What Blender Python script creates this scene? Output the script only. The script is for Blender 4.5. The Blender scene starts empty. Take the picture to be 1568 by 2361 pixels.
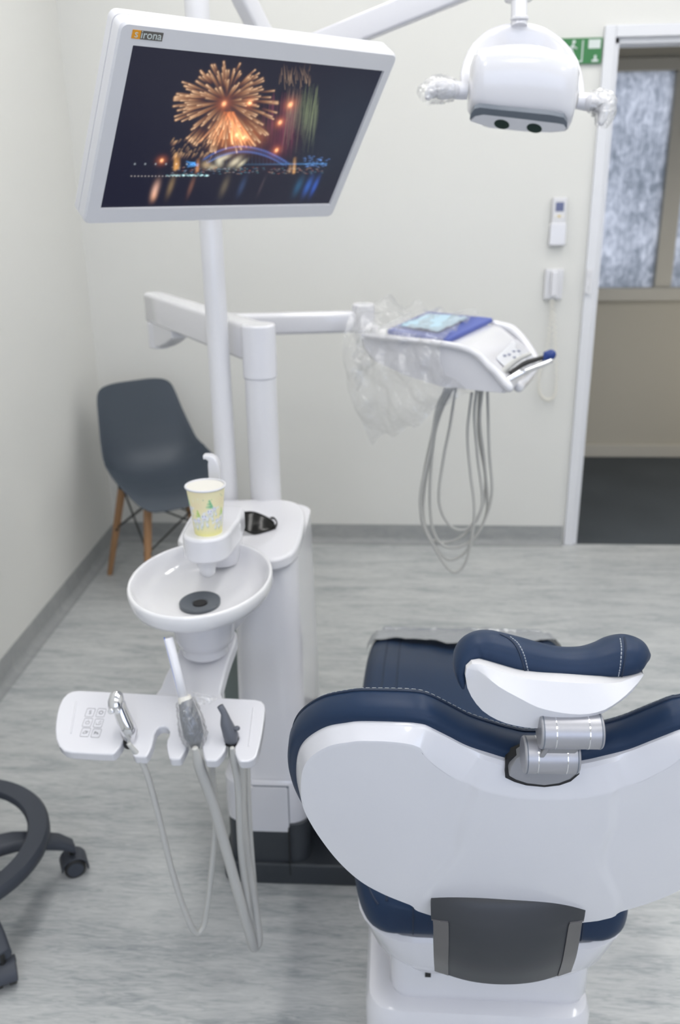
import bpy, bmesh, math, random
import numpy as np
from mathutils import Vector, Matrix, noise
random.seed(7)
COL = bpy.context.scene.collection
PI = math.pi
def V(*a): return Vector(a)

# ---------------------------------------------------------------- camera (solved from the room's edges)
FPX, W, H = 2038.35, 1568, 2361
CP = V(1.3085, -3.7573, 1.5621)
YAW, PIT, ROL = .068, .3598, -.0155
_f = V(-math.sin(YAW)*math.cos(PIT), math.cos(YAW)*math.cos(PIT), -math.sin(PIT))
_r = V(math.cos(YAW), math.sin(YAW), 0); _u = _r.cross(_f)
CR = _r*math.cos(ROL)+_u*math.sin(ROL); CU = -_r*math.sin(ROL)+_u*math.cos(ROL)
def ray(px, py): return _f + CR*((px-W/2)/FPX) + CU*((H/2-py)/FPX)
def atd(px, py, t): return CP + ray(px, py)*t                      # at a given depth
def atx(px, py, x): d = ray(px, py); return CP + d*((x-CP.x)/d.x)
def aty(px, py, y): d = ray(px, py); return CP + d*((y-CP.y)/d.y)
def atz(px, py, z): d = ray(px, py); return CP + d*((z-CP.z)/d.z)
def atp(px, py, o, n):
    d = ray(px, py); return CP + d*((o-CP).dot(n)/d.dot(n))
def depth(p): return (p-CP).dot(_f)

# ---------------------------------------------------------------- materials
def srgb(r, g, b):
    f = lambda c: (c/255/12.92) if c/255 <= .04045 else ((c/255+.055)/1.055)**2.4
    return (f(r), f(g), f(b), 1)
def mat(name, col, rough=.5, metal=0, coat=0, spec=.5, trans=0, alpha=1, ior=1.45, bump=None, emit=None, var=0, sheen=0, coatr=.05):
    m = bpy.data.materials.new(name); m.use_nodes = True
    nt = m.node_tree; b = nt.nodes['Principled BSDF']
    b.inputs['Base Color'].default_value = col
    b.inputs['Roughness'].default_value = rough; b.inputs['Metallic'].default_value = metal
    b.inputs['Coat Weight'].default_value = coat; b.inputs['Coat Roughness'].default_value = coatr
    b.inputs['Specular IOR Level'].default_value = spec
    b.inputs['Transmission Weight'].default_value = trans; b.inputs['Alpha'].default_value = alpha
    b.inputs['IOR'].default_value = ior; b.inputs['Sheen Weight'].default_value = sheen
    if emit: b.inputs['Emission Color'].default_value = emit[0]; b.inputs['Emission Strength'].default_value = emit[1]
    tc = nt.nodes.new('ShaderNodeTexCoord')
    if bump:
        n = nt.nodes.new('ShaderNodeTexNoise'); n.inputs['Scale'].default_value = bump[0]; n.inputs['Detail'].default_value = 4
        nt.links.new(tc.outputs['Object'], n.inputs['Vector'])
        bp = nt.nodes.new('ShaderNodeBump'); bp.inputs['Strength'].default_value = bump[1]; bp.inputs['Distance'].default_value = bump[2]
        nt.links.new(n.outputs['Fac'], bp.inputs['Height']); nt.links.new(bp.outputs['Normal'], b.inputs['Normal'])
    if var:
        n = nt.nodes.new('ShaderNodeTexNoise'); n.inputs['Scale'].default_value = 3; n.inputs['Detail'].default_value = 5
        nt.links.new(tc.outputs['Object'], n.inputs['Vector'])
        mx = nt.nodes.new('ShaderNodeMix'); mx.data_type = 'RGBA'
        mx.inputs[6].default_value = tuple(c*(1-var) for c in col[:3])+(1,)
        mx.inputs[7].default_value = tuple(min(1, c*(1+var)) for c in col[:3])+(1,)
        nt.links.new(n.outputs['Fac'], mx.inputs[0]); nt.links.new(mx.outputs[2], b.inputs['Base Color'])
    return m
M = {}
M['white'] = mat('gloss_white_plastic', (.70, .70, .735, 1), .22, coat=.5, spec=.5)
M['white2'] = mat('satin_white_plastic', (.68, .68, .705, 1), .35)
M['enamel'] = mat('white_enamel_metal', (.69, .69, .715, 1), .3, coat=.3)
M['ceramic'] = mat('white_glazed_ceramic', (.75, .75, .77, 1), .12, coat=.6)
M['navy'] = mat('navy_upholstery', (.0125, .0290, .0680, 1), .42, spec=.28, bump=(900, .12, .0006))
M['navydark'] = mat('navy_seam', (.010, .022, .05, 1), .6)
M['stitch'] = mat('pale_stitching', (.35, .38, .42, 1), .7)
M['silver'] = mat('satin_silver_metal', (.40, .40, .425, 1), .42, metal=.6)
M['silver2'] = mat('silver_painted_plastic', (.27, .27, .28, 1), .45, metal=.3)
M['chrome'] = mat('polished_chrome', (.78, .78, .8, 1), .08, metal=1)
M['charcoal'] = mat('charcoal_plastic', (.038, .041, .047, 1), .42, bump=(1500, .1, .0003))
M['darkbase'] = mat('dark_grey_base_plastic', (.040, .046, .054, 1), .45)
M['trimgrey'] = mat('grey_metal_trim', (.16, .155, .155, 1), .35, metal=.5)
M['greyrub'] = mat('grey_handpiece_plastic', (.125, .135, .160, 1), .42)
M['hose'] = mat('light_grey_hose', (.50, .50, .48, 1), .5)
M['black'] = mat('black_gap', (.012, .012, .013, 1), .6)
M['black2'] = mat('black_wire', (.02, .02, .02, 1), .4)
M['stool'] = mat('slate_grey_nylon', (.048, .055, .072, 1), .5, bump=(1200, .12, .0004))
M['shellchair'] = mat('slate_blue_plastic_seat', (.050, .064, .084, 1), .45, bump=(500, .1, .0004))
M['cream'] = mat('cream_plastic_ring', (.78, .76, .70, 1), .4)
M['blue'] = mat('royal_blue_plastic', (.012, .04, .20, 1), .35)
M['bluewrap'] = mat('blue_sterile_wrap', (.09, .125, .40, 1), .6)
M['palewrap'] = mat('pale_blue_paper', (.42, .58, .68, 1), .7)
M['green'] = mat('sign_green', (.035, .18, .055, 1), .4)
M['signwhite'] = mat('sign_white', (.6, .66, .64, 1), .5)
M['lcd'] = mat('dull_blue_lcd', (.13, .15, .27, 1), .3)
M['button'] = mat('yellow_button', (.7, .55, .2, 1), .5)
M['keyline'] = mat('grey_key_print', (.16, .165, .18, 1), .6)
M['tube'] = mat('frosted_clear_tube', (.86, .86, .90, 1), .25, coat=.3)
M['stripe'] = mat('blue_stripe', (.06, .17, .62, 1), .4)
M['orange'] = mat('logo_orange', (.75, .32, .02, 1), .5)
M['logogrey'] = mat('logo_grey', (.12, .11, .10, 1), .5)
M['drain'] = mat('grey_drain_plastic', (.085, .098, .115, 1), .35)
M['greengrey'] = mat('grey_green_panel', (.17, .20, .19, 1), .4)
M['lens'] = mat('lamp_lens_dark', (.03, .045, .035, 1), .08, coat=.5)
M['lampgrey'] = mat('lamp_grey_trim', (.14, .16, .19, 1), .4)
M['screen'] = mat('screen_glass', (.01, .01, .02, 1), .25)
M['carpet'] = mat('dark_carpet', (.060, .070, .080, 1), .95, bump=(300, .5, .004), var=.25)

def wood():
    m = mat('beech_wood', (.33, .18, .09, 1), .5); nt = m.node_tree; b = nt.nodes['Principled BSDF']
    tc = nt.nodes.new('ShaderNodeTexCoord'); mp = nt.nodes.new('ShaderNodeMapping'); mp.inputs['Scale'].default_value = (60, 60, 4)
    n = nt.nodes.new('ShaderNodeTexNoise'); n.inputs['Scale'].default_value = 1.5; n.inputs['Detail'].default_value = 3
    r = nt.nodes.new('ShaderNodeValToRGB'); r.color_ramp.elements[0].color = (.27, .14, .065, 1); r.color_ramp.elements[1].color = (.42, .24, .12, 1)
    nt.links.new(tc.outputs['Object'], mp.inputs[0]); nt.links.new(mp.outputs[0], n.inputs['Vector'])
    nt.links.new(n.outputs['Fac'], r.inputs[0]); nt.links.new(r.outputs[0], b.inputs['Base Color']); return m
M['wood'] = wood()

def vinyl(name, lo, mid, hi, rough):
    m = mat(name, mid, rough, spec=.35); nt = m.node_tree; b = nt.nodes['Principled BSDF']
    tc = nt.nodes.new('ShaderNodeTexCoord')
    def layer(sc, scale, det, dist):
        mp = nt.nodes.new('ShaderNodeMapping'); mp.inputs['Scale'].default_value = sc
        n = nt.nodes.new('ShaderNodeTexNoise'); n.inputs['Scale'].default_value = scale; n.inputs['Detail'].default_value = det
        n.inputs['Roughness'].default_value = .62; n.inputs['Distortion'].default_value = dist
        nt.links.new(tc.outputs['Object'], mp.inputs[0]); nt.links.new(mp.outputs[0], n.inputs['Vector']); return n
    a = layer((1, 6, 3), 3.2, 10, .8); c = layer((3.2, 26, 9), 4.6, 8, 1.6)
    mx = nt.nodes.new('ShaderNodeMix'); mx.data_type = 'FLOAT'; mx.inputs[0].default_value = .5
    nt.links.new(a.outputs['Fac'], mx.inputs[2]); nt.links.new(c.outputs['Fac'], mx.inputs[3])
    r = nt.nodes.new('ShaderNodeValToRGB'); e = r.color_ramp.elements
    e[0].position = .37; e[0].color = lo; e[1].position = .62; e[1].color = hi
    k = e.new(.50); k.color = mid
    nt.links.new(mx.outputs[0], r.inputs[0]); nt.links.new(r.outputs[0], b.inputs['Base Color'])
    return m
M['floor'] = vinyl('streaked_grey_vinyl', (.29, .31, .32, 1), (.45, .465, .465, 1), (.545, .555, .55, 1), .36)
M['skirt'] = vinyl('coved_vinyl_skirting', (.26, .27, .275, 1), (.30, .31, .31, 1), (.345, .35, .35, 1), .5)
M['wall'] = mat('warm_white_wall_paint', (.69, .69, .665, 1), .7, spec=.25, bump=(260, .06, .001))
M['ceil'] = mat('white_ceiling_paint', (.8, .8, .8, 1), .9)
M['frame'] = mat('white_gloss_frame_paint', (.70, .71, .745, 1), .35)
M['hallwall'] = mat('beige_hall_paint', (.52, .495, .425, 1), .8, spec=.2)
M['halltrim'] = mat('beige_hall_trim', (.56, .54, .48, 1), .5)

def film(name, tint, opac, rough=.12, scale=30, base=(.85, .86, .88, 1)):
    m = bpy.data.materials.new(name); m.use_nodes = True; nt = m.node_tree; nt.nodes.clear()
    out = nt.nodes.new('ShaderNodeOutputMaterial'); tr = nt.nodes.new('ShaderNodeBsdfTransparent'); tr.inputs[0].default_value = tint
    p = nt.nodes.new('ShaderNodeBsdfPrincipled'); p.inputs['Base Color'].default_value = base; p.inputs['Roughness'].default_value = rough
    p.inputs['Specular IOR Level'].default_value = .8
    fr = nt.nodes.new('ShaderNodeLayerWeight'); fr.inputs[0].default_value = .35
    tc = nt.nodes.new('ShaderNodeTexCoord'); n = nt.nodes.new('ShaderNodeTexNoise'); n.inputs['Scale'].default_value = scale; n.inputs['Detail'].default_value = 5; n.inputs['Distortion'].default_value = 1.5
    bp = nt.nodes.new('ShaderNodeBump'); bp.inputs['Strength'].default_value = .9; bp.inputs['Distance'].default_value = .01
    nt.links.new(tc.outputs['Object'], n.inputs['Vector']); nt.links.new(n.outputs['Fac'], bp.inputs['Height'])
    nt.links.new(bp.outputs[0], p.inputs['Normal']); nt.links.new(bp.outputs[0], fr.inputs['Normal'])
    mr = nt.nodes.new('ShaderNodeMapRange'); mr.inputs[3].default_value = opac; mr.inputs[4].default_value = min(1, opac*3.2)
    nt.links.new(fr.outputs['Facing'], mr.inputs[0])
    gl = nt.nodes.new('ShaderNodeBsdfGlossy'); gl.inputs[1].default_value = .08; nt.links.new(bp.outputs[0], gl.inputs['Normal'])
    mx = nt.nodes.new('ShaderNodeMixShader'); nt.links.new(mr.outputs[0], mx.inputs[0]); nt.links.new(tr.outputs[0], mx.inputs[1]); nt.links.new(p.outputs[0], mx.inputs[2])
    m2 = nt.nodes.new('ShaderNodeMixShader'); m2.inputs[0].default_value = .17; nt.links.new(mx.outputs[0], m2.inputs[1]); nt.links.new(gl.outputs[0], m2.inputs[2])
    nt.links.new(m2.outputs[0], out.inputs[0]); return m
M['film'] = film('clear_plastic_film', (.97, .97, .97, 1), .07)
M['film2'] = film('milky_plastic_film', (.9, .9, .92, 1), .80, .3, 14, (.36, .38, .41, 1))
def smoked():
    m = mat('smoked_plastic_lens', (.012, .012, .011, 1), .12, spec=.35); nt = m.node_tree; b = nt.nodes['Principled BSDF']; o = nt.nodes['Material Output']
    t = nt.nodes.new('ShaderNodeBsdfTransparent'); t.inputs[0].default_value = (.35, .35, .33, 1); x = nt.nodes.new('ShaderNodeMixShader'); x.inputs[0].default_value = .72
    nt.links.new(t.outputs[0], x.inputs[1]); nt.links.new(b.outputs[0], x.inputs[2]); nt.links.new(x.outputs[0], o.inputs[0]); return m
M['glasstint'] = smoked()

def attr_mat(name, emit, rough=.4, gain=1):
    m = mat(name, (.5, .5, .5, 1), rough); nt = m.node_tree; b = nt.nodes['Principled BSDF']
    a = nt.nodes.new('ShaderNodeVertexColor'); a.layer_name = 'Col'
    if emit:
        b.inputs['Base Color'].default_value = (.008, .008, .012, 1)
        nt.links.new(a.outputs[0], b.inputs['Emission Color']); b.inputs['Emission Strength'].default_value = gain
    else: nt.links.new(a.outputs[0], b.inputs['Base Color'])
    return m

# ---------------------------------------------------------------- object helpers
def thing(name, label, cat, loc, group=None):
    o = bpy.data.objects.new(name, None); COL.objects.link(o); o.location = Vector(loc); o.empty_display_size = .05
    o['label'] = label; o['category'] = cat
    if group: o['group'] = group
    return o
def tag(o, label, cat, group=None):
    o['label'] = label; o['category'] = cat
    if group: o['group'] = group
    return o
def wloc(o):
    v = Vector(o.location)
    while o.parent: o = o.parent; v += Vector(o.location)
    return v
def mk(name, verts, faces, m, parent=None, smooth=True, angle=38, bevel=0, seg=3, solid=0, sub=0, kind=None, label=None):
    me = bpy.data.meshes.new(name)
    me.from_pydata([tuple(v) for v in verts], [], faces); me.update()
    bm = bmesh.new(); bm.from_mesh(me); bmesh.ops.recalc_face_normals(bm, faces=bm.faces); bm.to_mesh(me); bm.free()
    if smooth:
        me.shade_smooth()
        if angle: me.set_sharp_from_angle(angle=math.radians(angle))
    me.materials.append(M[m] if isinstance(m, str) else m)
    o = bpy.data.objects.new(name, me); COL.objects.link(o)
    if parent: o.parent = parent; o.location = -wloc(parent)
    if solid:
        s = o.modifiers.new('s', 'SOLIDIFY'); s.thickness = solid; s.offset = 0
    if bevel:
        b = o.modifiers.new('b', 'BEVEL'); b.width = bevel; b.segments = seg; b.limit_method = 'ANGLE'; b.angle_limit = math.radians(35)
        b.harden_normals = True
    if sub:
        s = o.modifiers.new('u', 'SUBSURF'); s.levels = sub; s.render_levels = sub
    if kind: o['kind'] = kind
    if label: o['label'] = label
    return o
class G:                                             # geometry collector
    def __init__(s): s.v = []; s.f = []
    def add(s, v, f): k = len(s.v); s.v += [Vector(a) for a in v]; s.f += [tuple(i+k for i in q) for q in f]; return s
def box_g(lo, hi):
    (a, b, c), (d, e, f) = lo, hi
    return [(a,b,c),(d,b,c),(d,e,c),(a,e,c),(a,b,f),(d,b,f),(d,e,f),(a,e,f)], [(0,3,2,1),(4,5,6,7),(0,1,5,4),(1,2,6,5),(2,3,7,6),(3,0,4,7)]
def box(name, lo, hi, m, parent=None, bevel=.002, **k): v, f = box_g(lo, hi); return mk(name, v, f, m, parent, bevel=bevel, **k)
def obox_g(c, ax, ay, az, sx, sy, sz):               # oriented box
    v = [c+ax*(sx*i)+ay*(sy*j)+az*(sz*k) for k in (-.5,.5) for i, j in ((-.5,-.5),(.5,-.5),(.5,.5),(-.5,.5))]
    return v, [(0,3,2,1),(4,5,6,7),(0,1,5,4),(1,2,6,5),(2,3,7,6),(3,0,4,7)]
def loft_g(rings, cap=True, closed=True):
    n = len(rings[0]); v = [p for r in rings for p in r]; f = []
    for i in range(len(rings)-1):
        for j in range(n if closed else n-1):
            a = i*n+j; b = i*n+(j+1) % n; f.append((a, b, b+n, a+n))
    if cap and closed:
        f.append(tuple(range(n-1, -1, -1))); f.append(tuple(range((len(rings)-1)*n, len(rings)*n)))
    return v, f
def loft(name, rings, m, parent=None, cap=True, **k): v, f = loft_g(rings, cap); return mk(name, v, f, m, parent, **k)
def spline(P, n=8, closed=False):
    P = [Vector(p) for p in P]; out = []; N = len(P)
    rng = range(N) if closed else range(N-1)
    for i in rng:
        p0 = P[(i-1) % N] if (closed or i > 0) else P[0]*2-P[1]; p1 = P[i]; p2 = P[(i+1) % N]
        p3 = P[(i+2) % N] if (closed or i < N-2) else P[-1]*2-P[-2]
        for j in range(n):
            t = j/n; t2 = t*t; t3 = t2*t
            out.append(.5*((2*p1)+(p2-p0)*t+(2*p0-5*p1+4*p2-p3)*t2+(3*p1-p0-3*p2+p3)*t3))
    if not closed: out.append(P[-1])
    return out
def lerpl(L, t):
    x = t*(len(L)-1); i = min(int(x), len(L)-2); return L[i]+(L[i+1]-L[i])*(x-i)
def tube_g(path, r, n=12, round_ends=False, asp=1, up=None, cap=True, ridge=0):
    path = [Vector(p) for p in path]; N = len(path); rings = []
    T = [(path[min(i+1, N-1)]-path[max(i-1, 0)]).normalized() for i in range(N)]
    a = up or (V(0,0,1) if abs(T[0].z) < .9 else V(1,0,0)); nrm = (a-T[0]*a.dot(T[0])).normalized()
    for i in range(N):
        nrm = (nrm-T[i]*nrm.dot(T[i])).normalized(); bn = T[i].cross(nrm)
        R = r if not isinstance(r, (list, tuple)) else lerpl(r, i/(N-1))
        if ridge: R = R*(1+ridge*(1 if i % 2 else -1))
        rings.append([path[i]+nrm*(R*math.cos(2*PI*j/n))+bn*(R*asp*math.sin(2*PI*j/n)) for j in range(n)])
    if round_ends:
        for e, s in ((0, -1), (N-1, 1)):
            R = r if not isinstance(r, (list, tuple)) else (r[0] if e == 0 else r[-1]); c = path[e]; base = rings[0] if e == 0 else rings[-1]; extra = []
            for k in (30, 60, 80): extra.append([c+(p-c)*math.cos(math.radians(k))+T[e]*(s*R*math.sin(math.radians(k))) for p in base])
            if e == 0: rings = extra[::-1]+rings
            else: rings = rings+extra
    return loft_g(rings, cap)
def tube(name, path, r, m, parent=None, n=12, round_ends=False, asp=1, up=None, cap=True, ridge=0, **k):
    v, f = tube_g(path, r, n, round_ends, asp, up, cap, ridge); return mk(name, v, f, m, parent, **k)
def cyl_g(c, ax, r, h, n=32, r2=None):
    ax = ax.normalized(); a = V(1,0,0) if abs(ax.x) < .9 else V(0,1,0); u = (a-ax*a.dot(ax)).normalized(); w = ax.cross(u)
    r2 = r if r2 is None else r2
    return loft_g([[c+ax*h0+u*(rr*math.cos(2*PI*j/n))+w*(rr*math.sin(2*PI*j/n)) for j in range(n)] for h0, rr in ((-h/2, r), (h/2, r2))])
def cyl(name, c, ax, r, h, m, parent=None, n=32, r2=None, bevel=.002, **k): v, f = cyl_g(Vector(c), Vector(ax), r, h, n, r2); return mk(name, v, f, m, parent, bevel=bevel, **k)
def lathe_g(c, prof, n=48, sx=1, sy=1, axis=None):
    c = Vector(c)
    if axis is None: rings = [[c+V(r*sx*math.cos(2*PI*j/n), r*sy*math.sin(2*PI*j/n), z) for j in range(n)] for r, z in prof]
    else:
        ax = axis.normalized(); a = V(1,0,0) if abs(ax.x) < .9 else V(0,1,0); u = (a-ax*a.dot(ax)).normalized(); w = ax.cross(u)
        rings = [[c+ax*z+u*(r*math.cos(2*PI*j/n))+w*(r*math.sin(2*PI*j/n)) for j in range(n)] for r, z in prof]
    return loft_g(rings, True)
def lathe(name, c, prof, m, parent=None, n=48, sx=1, sy=1, axis=None, **k): v, f = lathe_g(c, prof, n, sx, sy, axis); return mk(name, v, f, m, parent, **k)
def prism(name, pts, d, m, parent=None, bevel=.003, **k):          # planar outline extruded by vector d
    n = len(pts); v = [Vector(p) for p in pts]+[Vector(p)+d for p in pts]
    f = [tuple(range(n)), tuple(range(2*n-1, n-1, -1))]+[(i, (i+1) % n, n+(i+1) % n, n+i) for i in range(n)]
    return mk(name, v, f, m, parent, bevel=bevel, **k)
def rrect(cx, cy, w, h, r, n=5):
    o = []
    for sx, sy, a0 in ((1,1,0), (-1,1,90), (-1,-1,180), (1,-1,270)):
        for i in range(n+1):
            a = math.radians(a0+90*i/n); o.append((cx+sx*(w/2-r)+r*math.cos(a), cy+sy*(h/2-r)+r*math.sin(a)))
    return o
def resample(P, n):
    P = [Vector(p) for p in P]; Q = P+[P[0]]; L = [0]
    for a, b in zip(Q, Q[1:]): L.append(L[-1]+(b-a).length)
    out = []; k = 0
    for i in range(n):
        d = L[-1]*i/n
        while L[k+1] < d: k += 1
        out.append(Q[k].lerp(Q[k+1], (d-L[k])/max(1e-9, L[k+1]-L[k])))
    return out
def text_mesh(name, s, size, o, ux, uy, m, parent, ext=.0002, rot=0, label=None):
    c = bpy.data.curves.new(name, 'FONT'); c.body = s; c.size = size; c.extrude = ext; c.align_x = 'CENTER'; c.align_y = 'CENTER'
    t = bpy.data.objects.new(name, c); COL.objects.link(t); bpy.context.view_layer.update()
    me = bpy.data.meshes.new_from_object(t.evaluated_get(bpy.context.evaluated_depsgraph_get()))
    bpy.data.objects.remove(t); uz = ux.cross(uy)
    Mx = Matrix((ux, uy, uz)).transposed().to_4x4(); Mx.translation = o; me.transform(Mx @ Matrix.Rotation(rot, 4, 'Z'))
    me.materials.clear(); me.materials.append(M[m])
    ob = bpy.data.objects.new(name, me); COL.objects.link(ob)
    if parent: ob.parent = parent; ob.location = -wloc(parent)
    if label: ob['label'] = label
    return ob
def smooth01(x): x = max(0, min(1, x)); return x*x*(3-2*x)
# ---------------------------------------------------------------- the room
def S(name, lo, hi, m, bevel=0): return box(name, lo, hi, m, bevel=bevel, kind='structure')
CZ, RX, RY, T = 3.05, 4.1, -5.6, .12
S('floor', (-T, RY-T, -.1), (RX+T, 0.0, 0), 'floor')
S('wall_left', (-T, RY, 0), (0, 1.5, CZ), 'wall')
S('wall_right', (RX, RY, 0), (RX+T, 0, CZ), 'wall')
DX0, DX1, DH = 2.106, 2.95, 2.04
S('wall_back', (-.0, 0, 0), (DX0, T, CZ), 'wall')
S('wall_back_right', (DX1, 0, 0), (RX, T, CZ), 'wall')
S('wall_back_above_door', (DX0, 0, DH), (DX1, T, CZ), 'wall')
# rear wall behind the camera with a window opening
S('wall_rear_low', (0, RY-T, 0), (RX, RY, .85), 'wall'); S('wall_rear_high', (0, RY-T, 2.15), (RX, RY, CZ), 'wall')
S('wall_rear_left', (0, RY-T, .85), (.5, RY, 2.15), 'wall'); S('wall_rear_right', (3.6, RY-T, .85), (RX, RY, 2.15), 'wall')
S('ceiling', (-T, RY-T, CZ), (RX+T, 1.5, CZ+.1), 'ceil')
# vinyl skirting, coved at the floor
def cove(name, p0, p1, nrm, h=.087):
    p0, p1, nrm = Vector(p0), Vector(p1), Vector(nrm)
    prof = [(0.0, h), (.004, h), (.005, h-.004), (.005, .03), (.009, .014), (.018, .005), (.032, .0012), (.04, 0.0004), (0, 0.0004)]
    return loft(name, [[p+nrm*a+V(0,0,b) for a, b in prof] for p in (p0, p1)], 'skirt', kind='structure', angle=50)
cove('baseboard_back', (0, 0, 0), (DX0-.05, 0, 0), (0, -1, 0))
cove('baseboard_right', (RX, 0, 0), (RX, RY, 0), (-1, 0, 0)); cove('baseboard_back_right', (DX1+.05, 0, 0), (RX, 0, 0), (0, -1, 0))
cove('baseboard_left', (0, RY, 0), (0, 0, 0), (1, 0, 0))
# door frame: architrave and lining
fr = thing('door_1', '', '', (DX0, 0, 0)); del fr['label'], fr['category']; fr['kind'] = 'structure'
AW = .042
box('architrave', (DX0-AW, -.018, 0), (DX0, .0, DH+AW), 'frame', fr, .004)
box('architrave', (DX1, -.018, 0), (DX1+AW, .0, DH+AW), 'frame', fr, .004)
box('architrave', (DX0, -.018, DH), (DX1, .0, DH+AW), 'frame', fr, .004)
box('door_lining', (DX0-.002, 0, 0), (DX0+.018, T, DH), 'frame', fr, .002)
box('door_lining', (DX1-.018, 0, 0), (DX1+.002, T, DH), 'frame', fr, .002)
box('door_lining', (DX0, 0, DH-.02), (DX1, T, DH+.001), 'frame', fr, .002)
box('strike_plate', (DX0+.018, .03, .98), (DX0+.020, .06, 1.05), 'black', fr, .0)
# light switch on the architrave edge
sp = aty(1356, 646, -.018)
sw = thing('light_switch', 'narrow white light switch plate fixed on the door frame', 'switch', (sp.x, -.018, sp.z))
box('switch_plate', (sp.x-.012, -.028, sp.z-.055), (sp.x+.013, -.018, sp.z+.045), 'white2', sw, .003)
for dz in (.022, -.018): box('switch_rocker', (sp.x-.005, -.031, sp.z+dz-.01), (sp.x+.006, -.028, sp.z+dz+.01), 'white', sw, .002)
# hallway
HY = 1.36
S('floor_hallway', (DX0-1.2, T, -.1), (RX+T, HY+.2, .0), 'carpet')
S('trim_1', (DX0, 0.0, -.1), (DX1, T, .001), 'carpet')
WZ0, WZ1, WX0, WX1, MX = .985, 2.06, 1.9, 3.65, 2.765
S('wall_hallway_low', (.9, HY, 0), (RX, HY+T, WZ0-.04), 'hallwall')
S('wall_hallway_high', (.9, HY, WZ1+.05), (RX, HY+T, CZ), 'hallwall')
S('wall_hallway_left', (.9, HY, WZ0-.04), (WX0, HY+T, WZ1+.05), 'hallwall'); S('wall_hallway_right', (WX1, HY, WZ0-.04), (RX, HY+T, WZ1+.05), 'hallwall')
S('wall_hallway_end', (.8, T, 0), (.9, HY, CZ), 'hallwall'); S('wall_hallway_far', (RX, T, 0), (RX+T, HY+T, CZ), 'hallwall')
S('baseboard_hallway', (.9, HY-.014, 0), (RX, HY, .075), 'halltrim', .004)
wn = thing('window_1', '', '', (MX, HY, WZ0)); del wn['label'], wn['category']; wn['kind'] = 'structure'
box('window_sill', (WX0, HY-.05, WZ0-.075), (WX1, HY+.0, WZ0-.005), 'halltrim', wn, .006)
box('window_head', (WX0, HY-.012, WZ1), (WX1, HY+.08, WZ1+.06), 'halltrim', wn, .004)
box('mullion', (MX-.045, HY-.01, WZ0-.02), (MX+.045, HY+.07, WZ1), 'halltrim', wn, .006)
box('window_frame', (WX0-.04, HY-.01, WZ0-.02), (WX0+.03, HY+.07, WZ1), 'halltrim', wn, .004)
box('window_frame', (WX1-.03, HY-.01, WZ0-.02), (WX1+.04, HY+.07, WZ1), 'halltrim', wn, .004)
def patterned_glass():
    m = bpy.data.materials.new('patterned_privacy_glass'); m.use_nodes = True; nt = m.node_tree; nt.nodes.clear()
    out = nt.nodes.new('ShaderNodeOutputMaterial'); tl = nt.nodes.new('ShaderNodeBsdfTranslucent'); gl = nt.nodes.new('ShaderNodeBsdfGlossy'); gl.inputs[1].default_value = .3
    tc = nt.nodes.new('ShaderNodeTexCoord')
    def noi(sc, s, d, di=0):
        mp = nt.nodes.new('ShaderNodeMapping'); mp.inputs['Scale'].default_value = sc; n = nt.nodes.new('ShaderNodeTexNoise')
        n.inputs['Scale'].default_value = s; n.inputs['Detail'].default_value = d; n.inputs['Distortion'].default_value = di
        nt.links.new(tc.outputs['Object'], mp.inputs[0]); nt.links.new(mp.outputs[0], n.inputs['Vector']); return n
    a = noi((1, 1, .7), 30, 7, 1.0); b = noi((9, 1, .25), 40, 2); c = noi((1, 1, .8), 2.2, 2)
    def mixf(x, y, f):
        k = nt.nodes.new('ShaderNodeMix'); k.data_type = 'FLOAT'; k.inputs[0].default_value = f
        nt.links.new(x, k.inputs[2]); nt.links.new(y, k.inputs[3]); return k.outputs[0]
    s = mixf(mixf(a.outputs['Fac'], b.outputs['Fac'], .45), c.outputs['Fac'], .3)
    r = nt.nodes.new('ShaderNodeValToRGB'); e = r.color_ramp.elements
    e[0].position = .39; e[0].color = (.42, .45, .48, 1); e[1].position = .60; e[1].color = (.97, .97, .99, 1); k = e.new(.5); k.color = (.70, .71, .74, 1)
    nt.links.new(s, r.inputs[0]); nt.links.new(r.outputs[0], tl.inputs[0])
    mx = nt.nodes.new('ShaderNodeMixShader'); mx.inputs[0].default_value = .08
    nt.links.new(tl.outputs[0], mx.inputs[1]); nt.links.new(gl.outputs[0], mx.inputs[2]); nt.links.new(mx.outputs[0], out.inputs[0]); return m
M['privacy'] = patterned_glass()
box('glass_pane', (WX0+.03, HY+.03, WZ0-.02), (MX-.045, HY+.036, WZ1), 'privacy', wn, 0)
box('glass_pane', (MX+.045, HY+.03, WZ0-.02), (WX1-.03, HY+.036, WZ1), 'privacy', wn, 0)

# ---------------------------------------------------------------- wall fittings
# emergency sign
s0, s1 = aty(1392, 86, -.012), aty(1250, 146, -.012)
X0, X1, Z1, Z0 = s1.x, DX0-AW-.004, s0.z, aty(1390, 146, -.012).z
sg = thing('emergency_sign', 'green emergency exit sign on the wall beside the door frame', 'sign', (X1, 0, Z0))
box('sign_panel', (X0, -.012, Z0), (X1, -.002, Z1), 'green', sg, .001)
def sq(x0, z0, x1, z1, y=-.0135): return box_g((x0, y, z0), (x1, -.012, z1))
def sqp(nm, *a):
    v, f = sq(*a); return mk(nm, v, f, 'signwhite', sg, smooth=False)
sqp('white_block', X1-.052, Z1-.036, X1-.008, Z1-.006)
sqp('arrow', X1-.028, Z0+.012, X1-.020, Z0+.028); sqp('arrow_base', X1-.036, Z0+.006, X1-.012, Z0+.013)
sqp('door_line', X1-.075, Z0+.010, X1-.071, Z1-.008); sqp('ground_line', X1-.125, Z0+.006, X1-.071, Z0+.010)
g = G()
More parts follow.
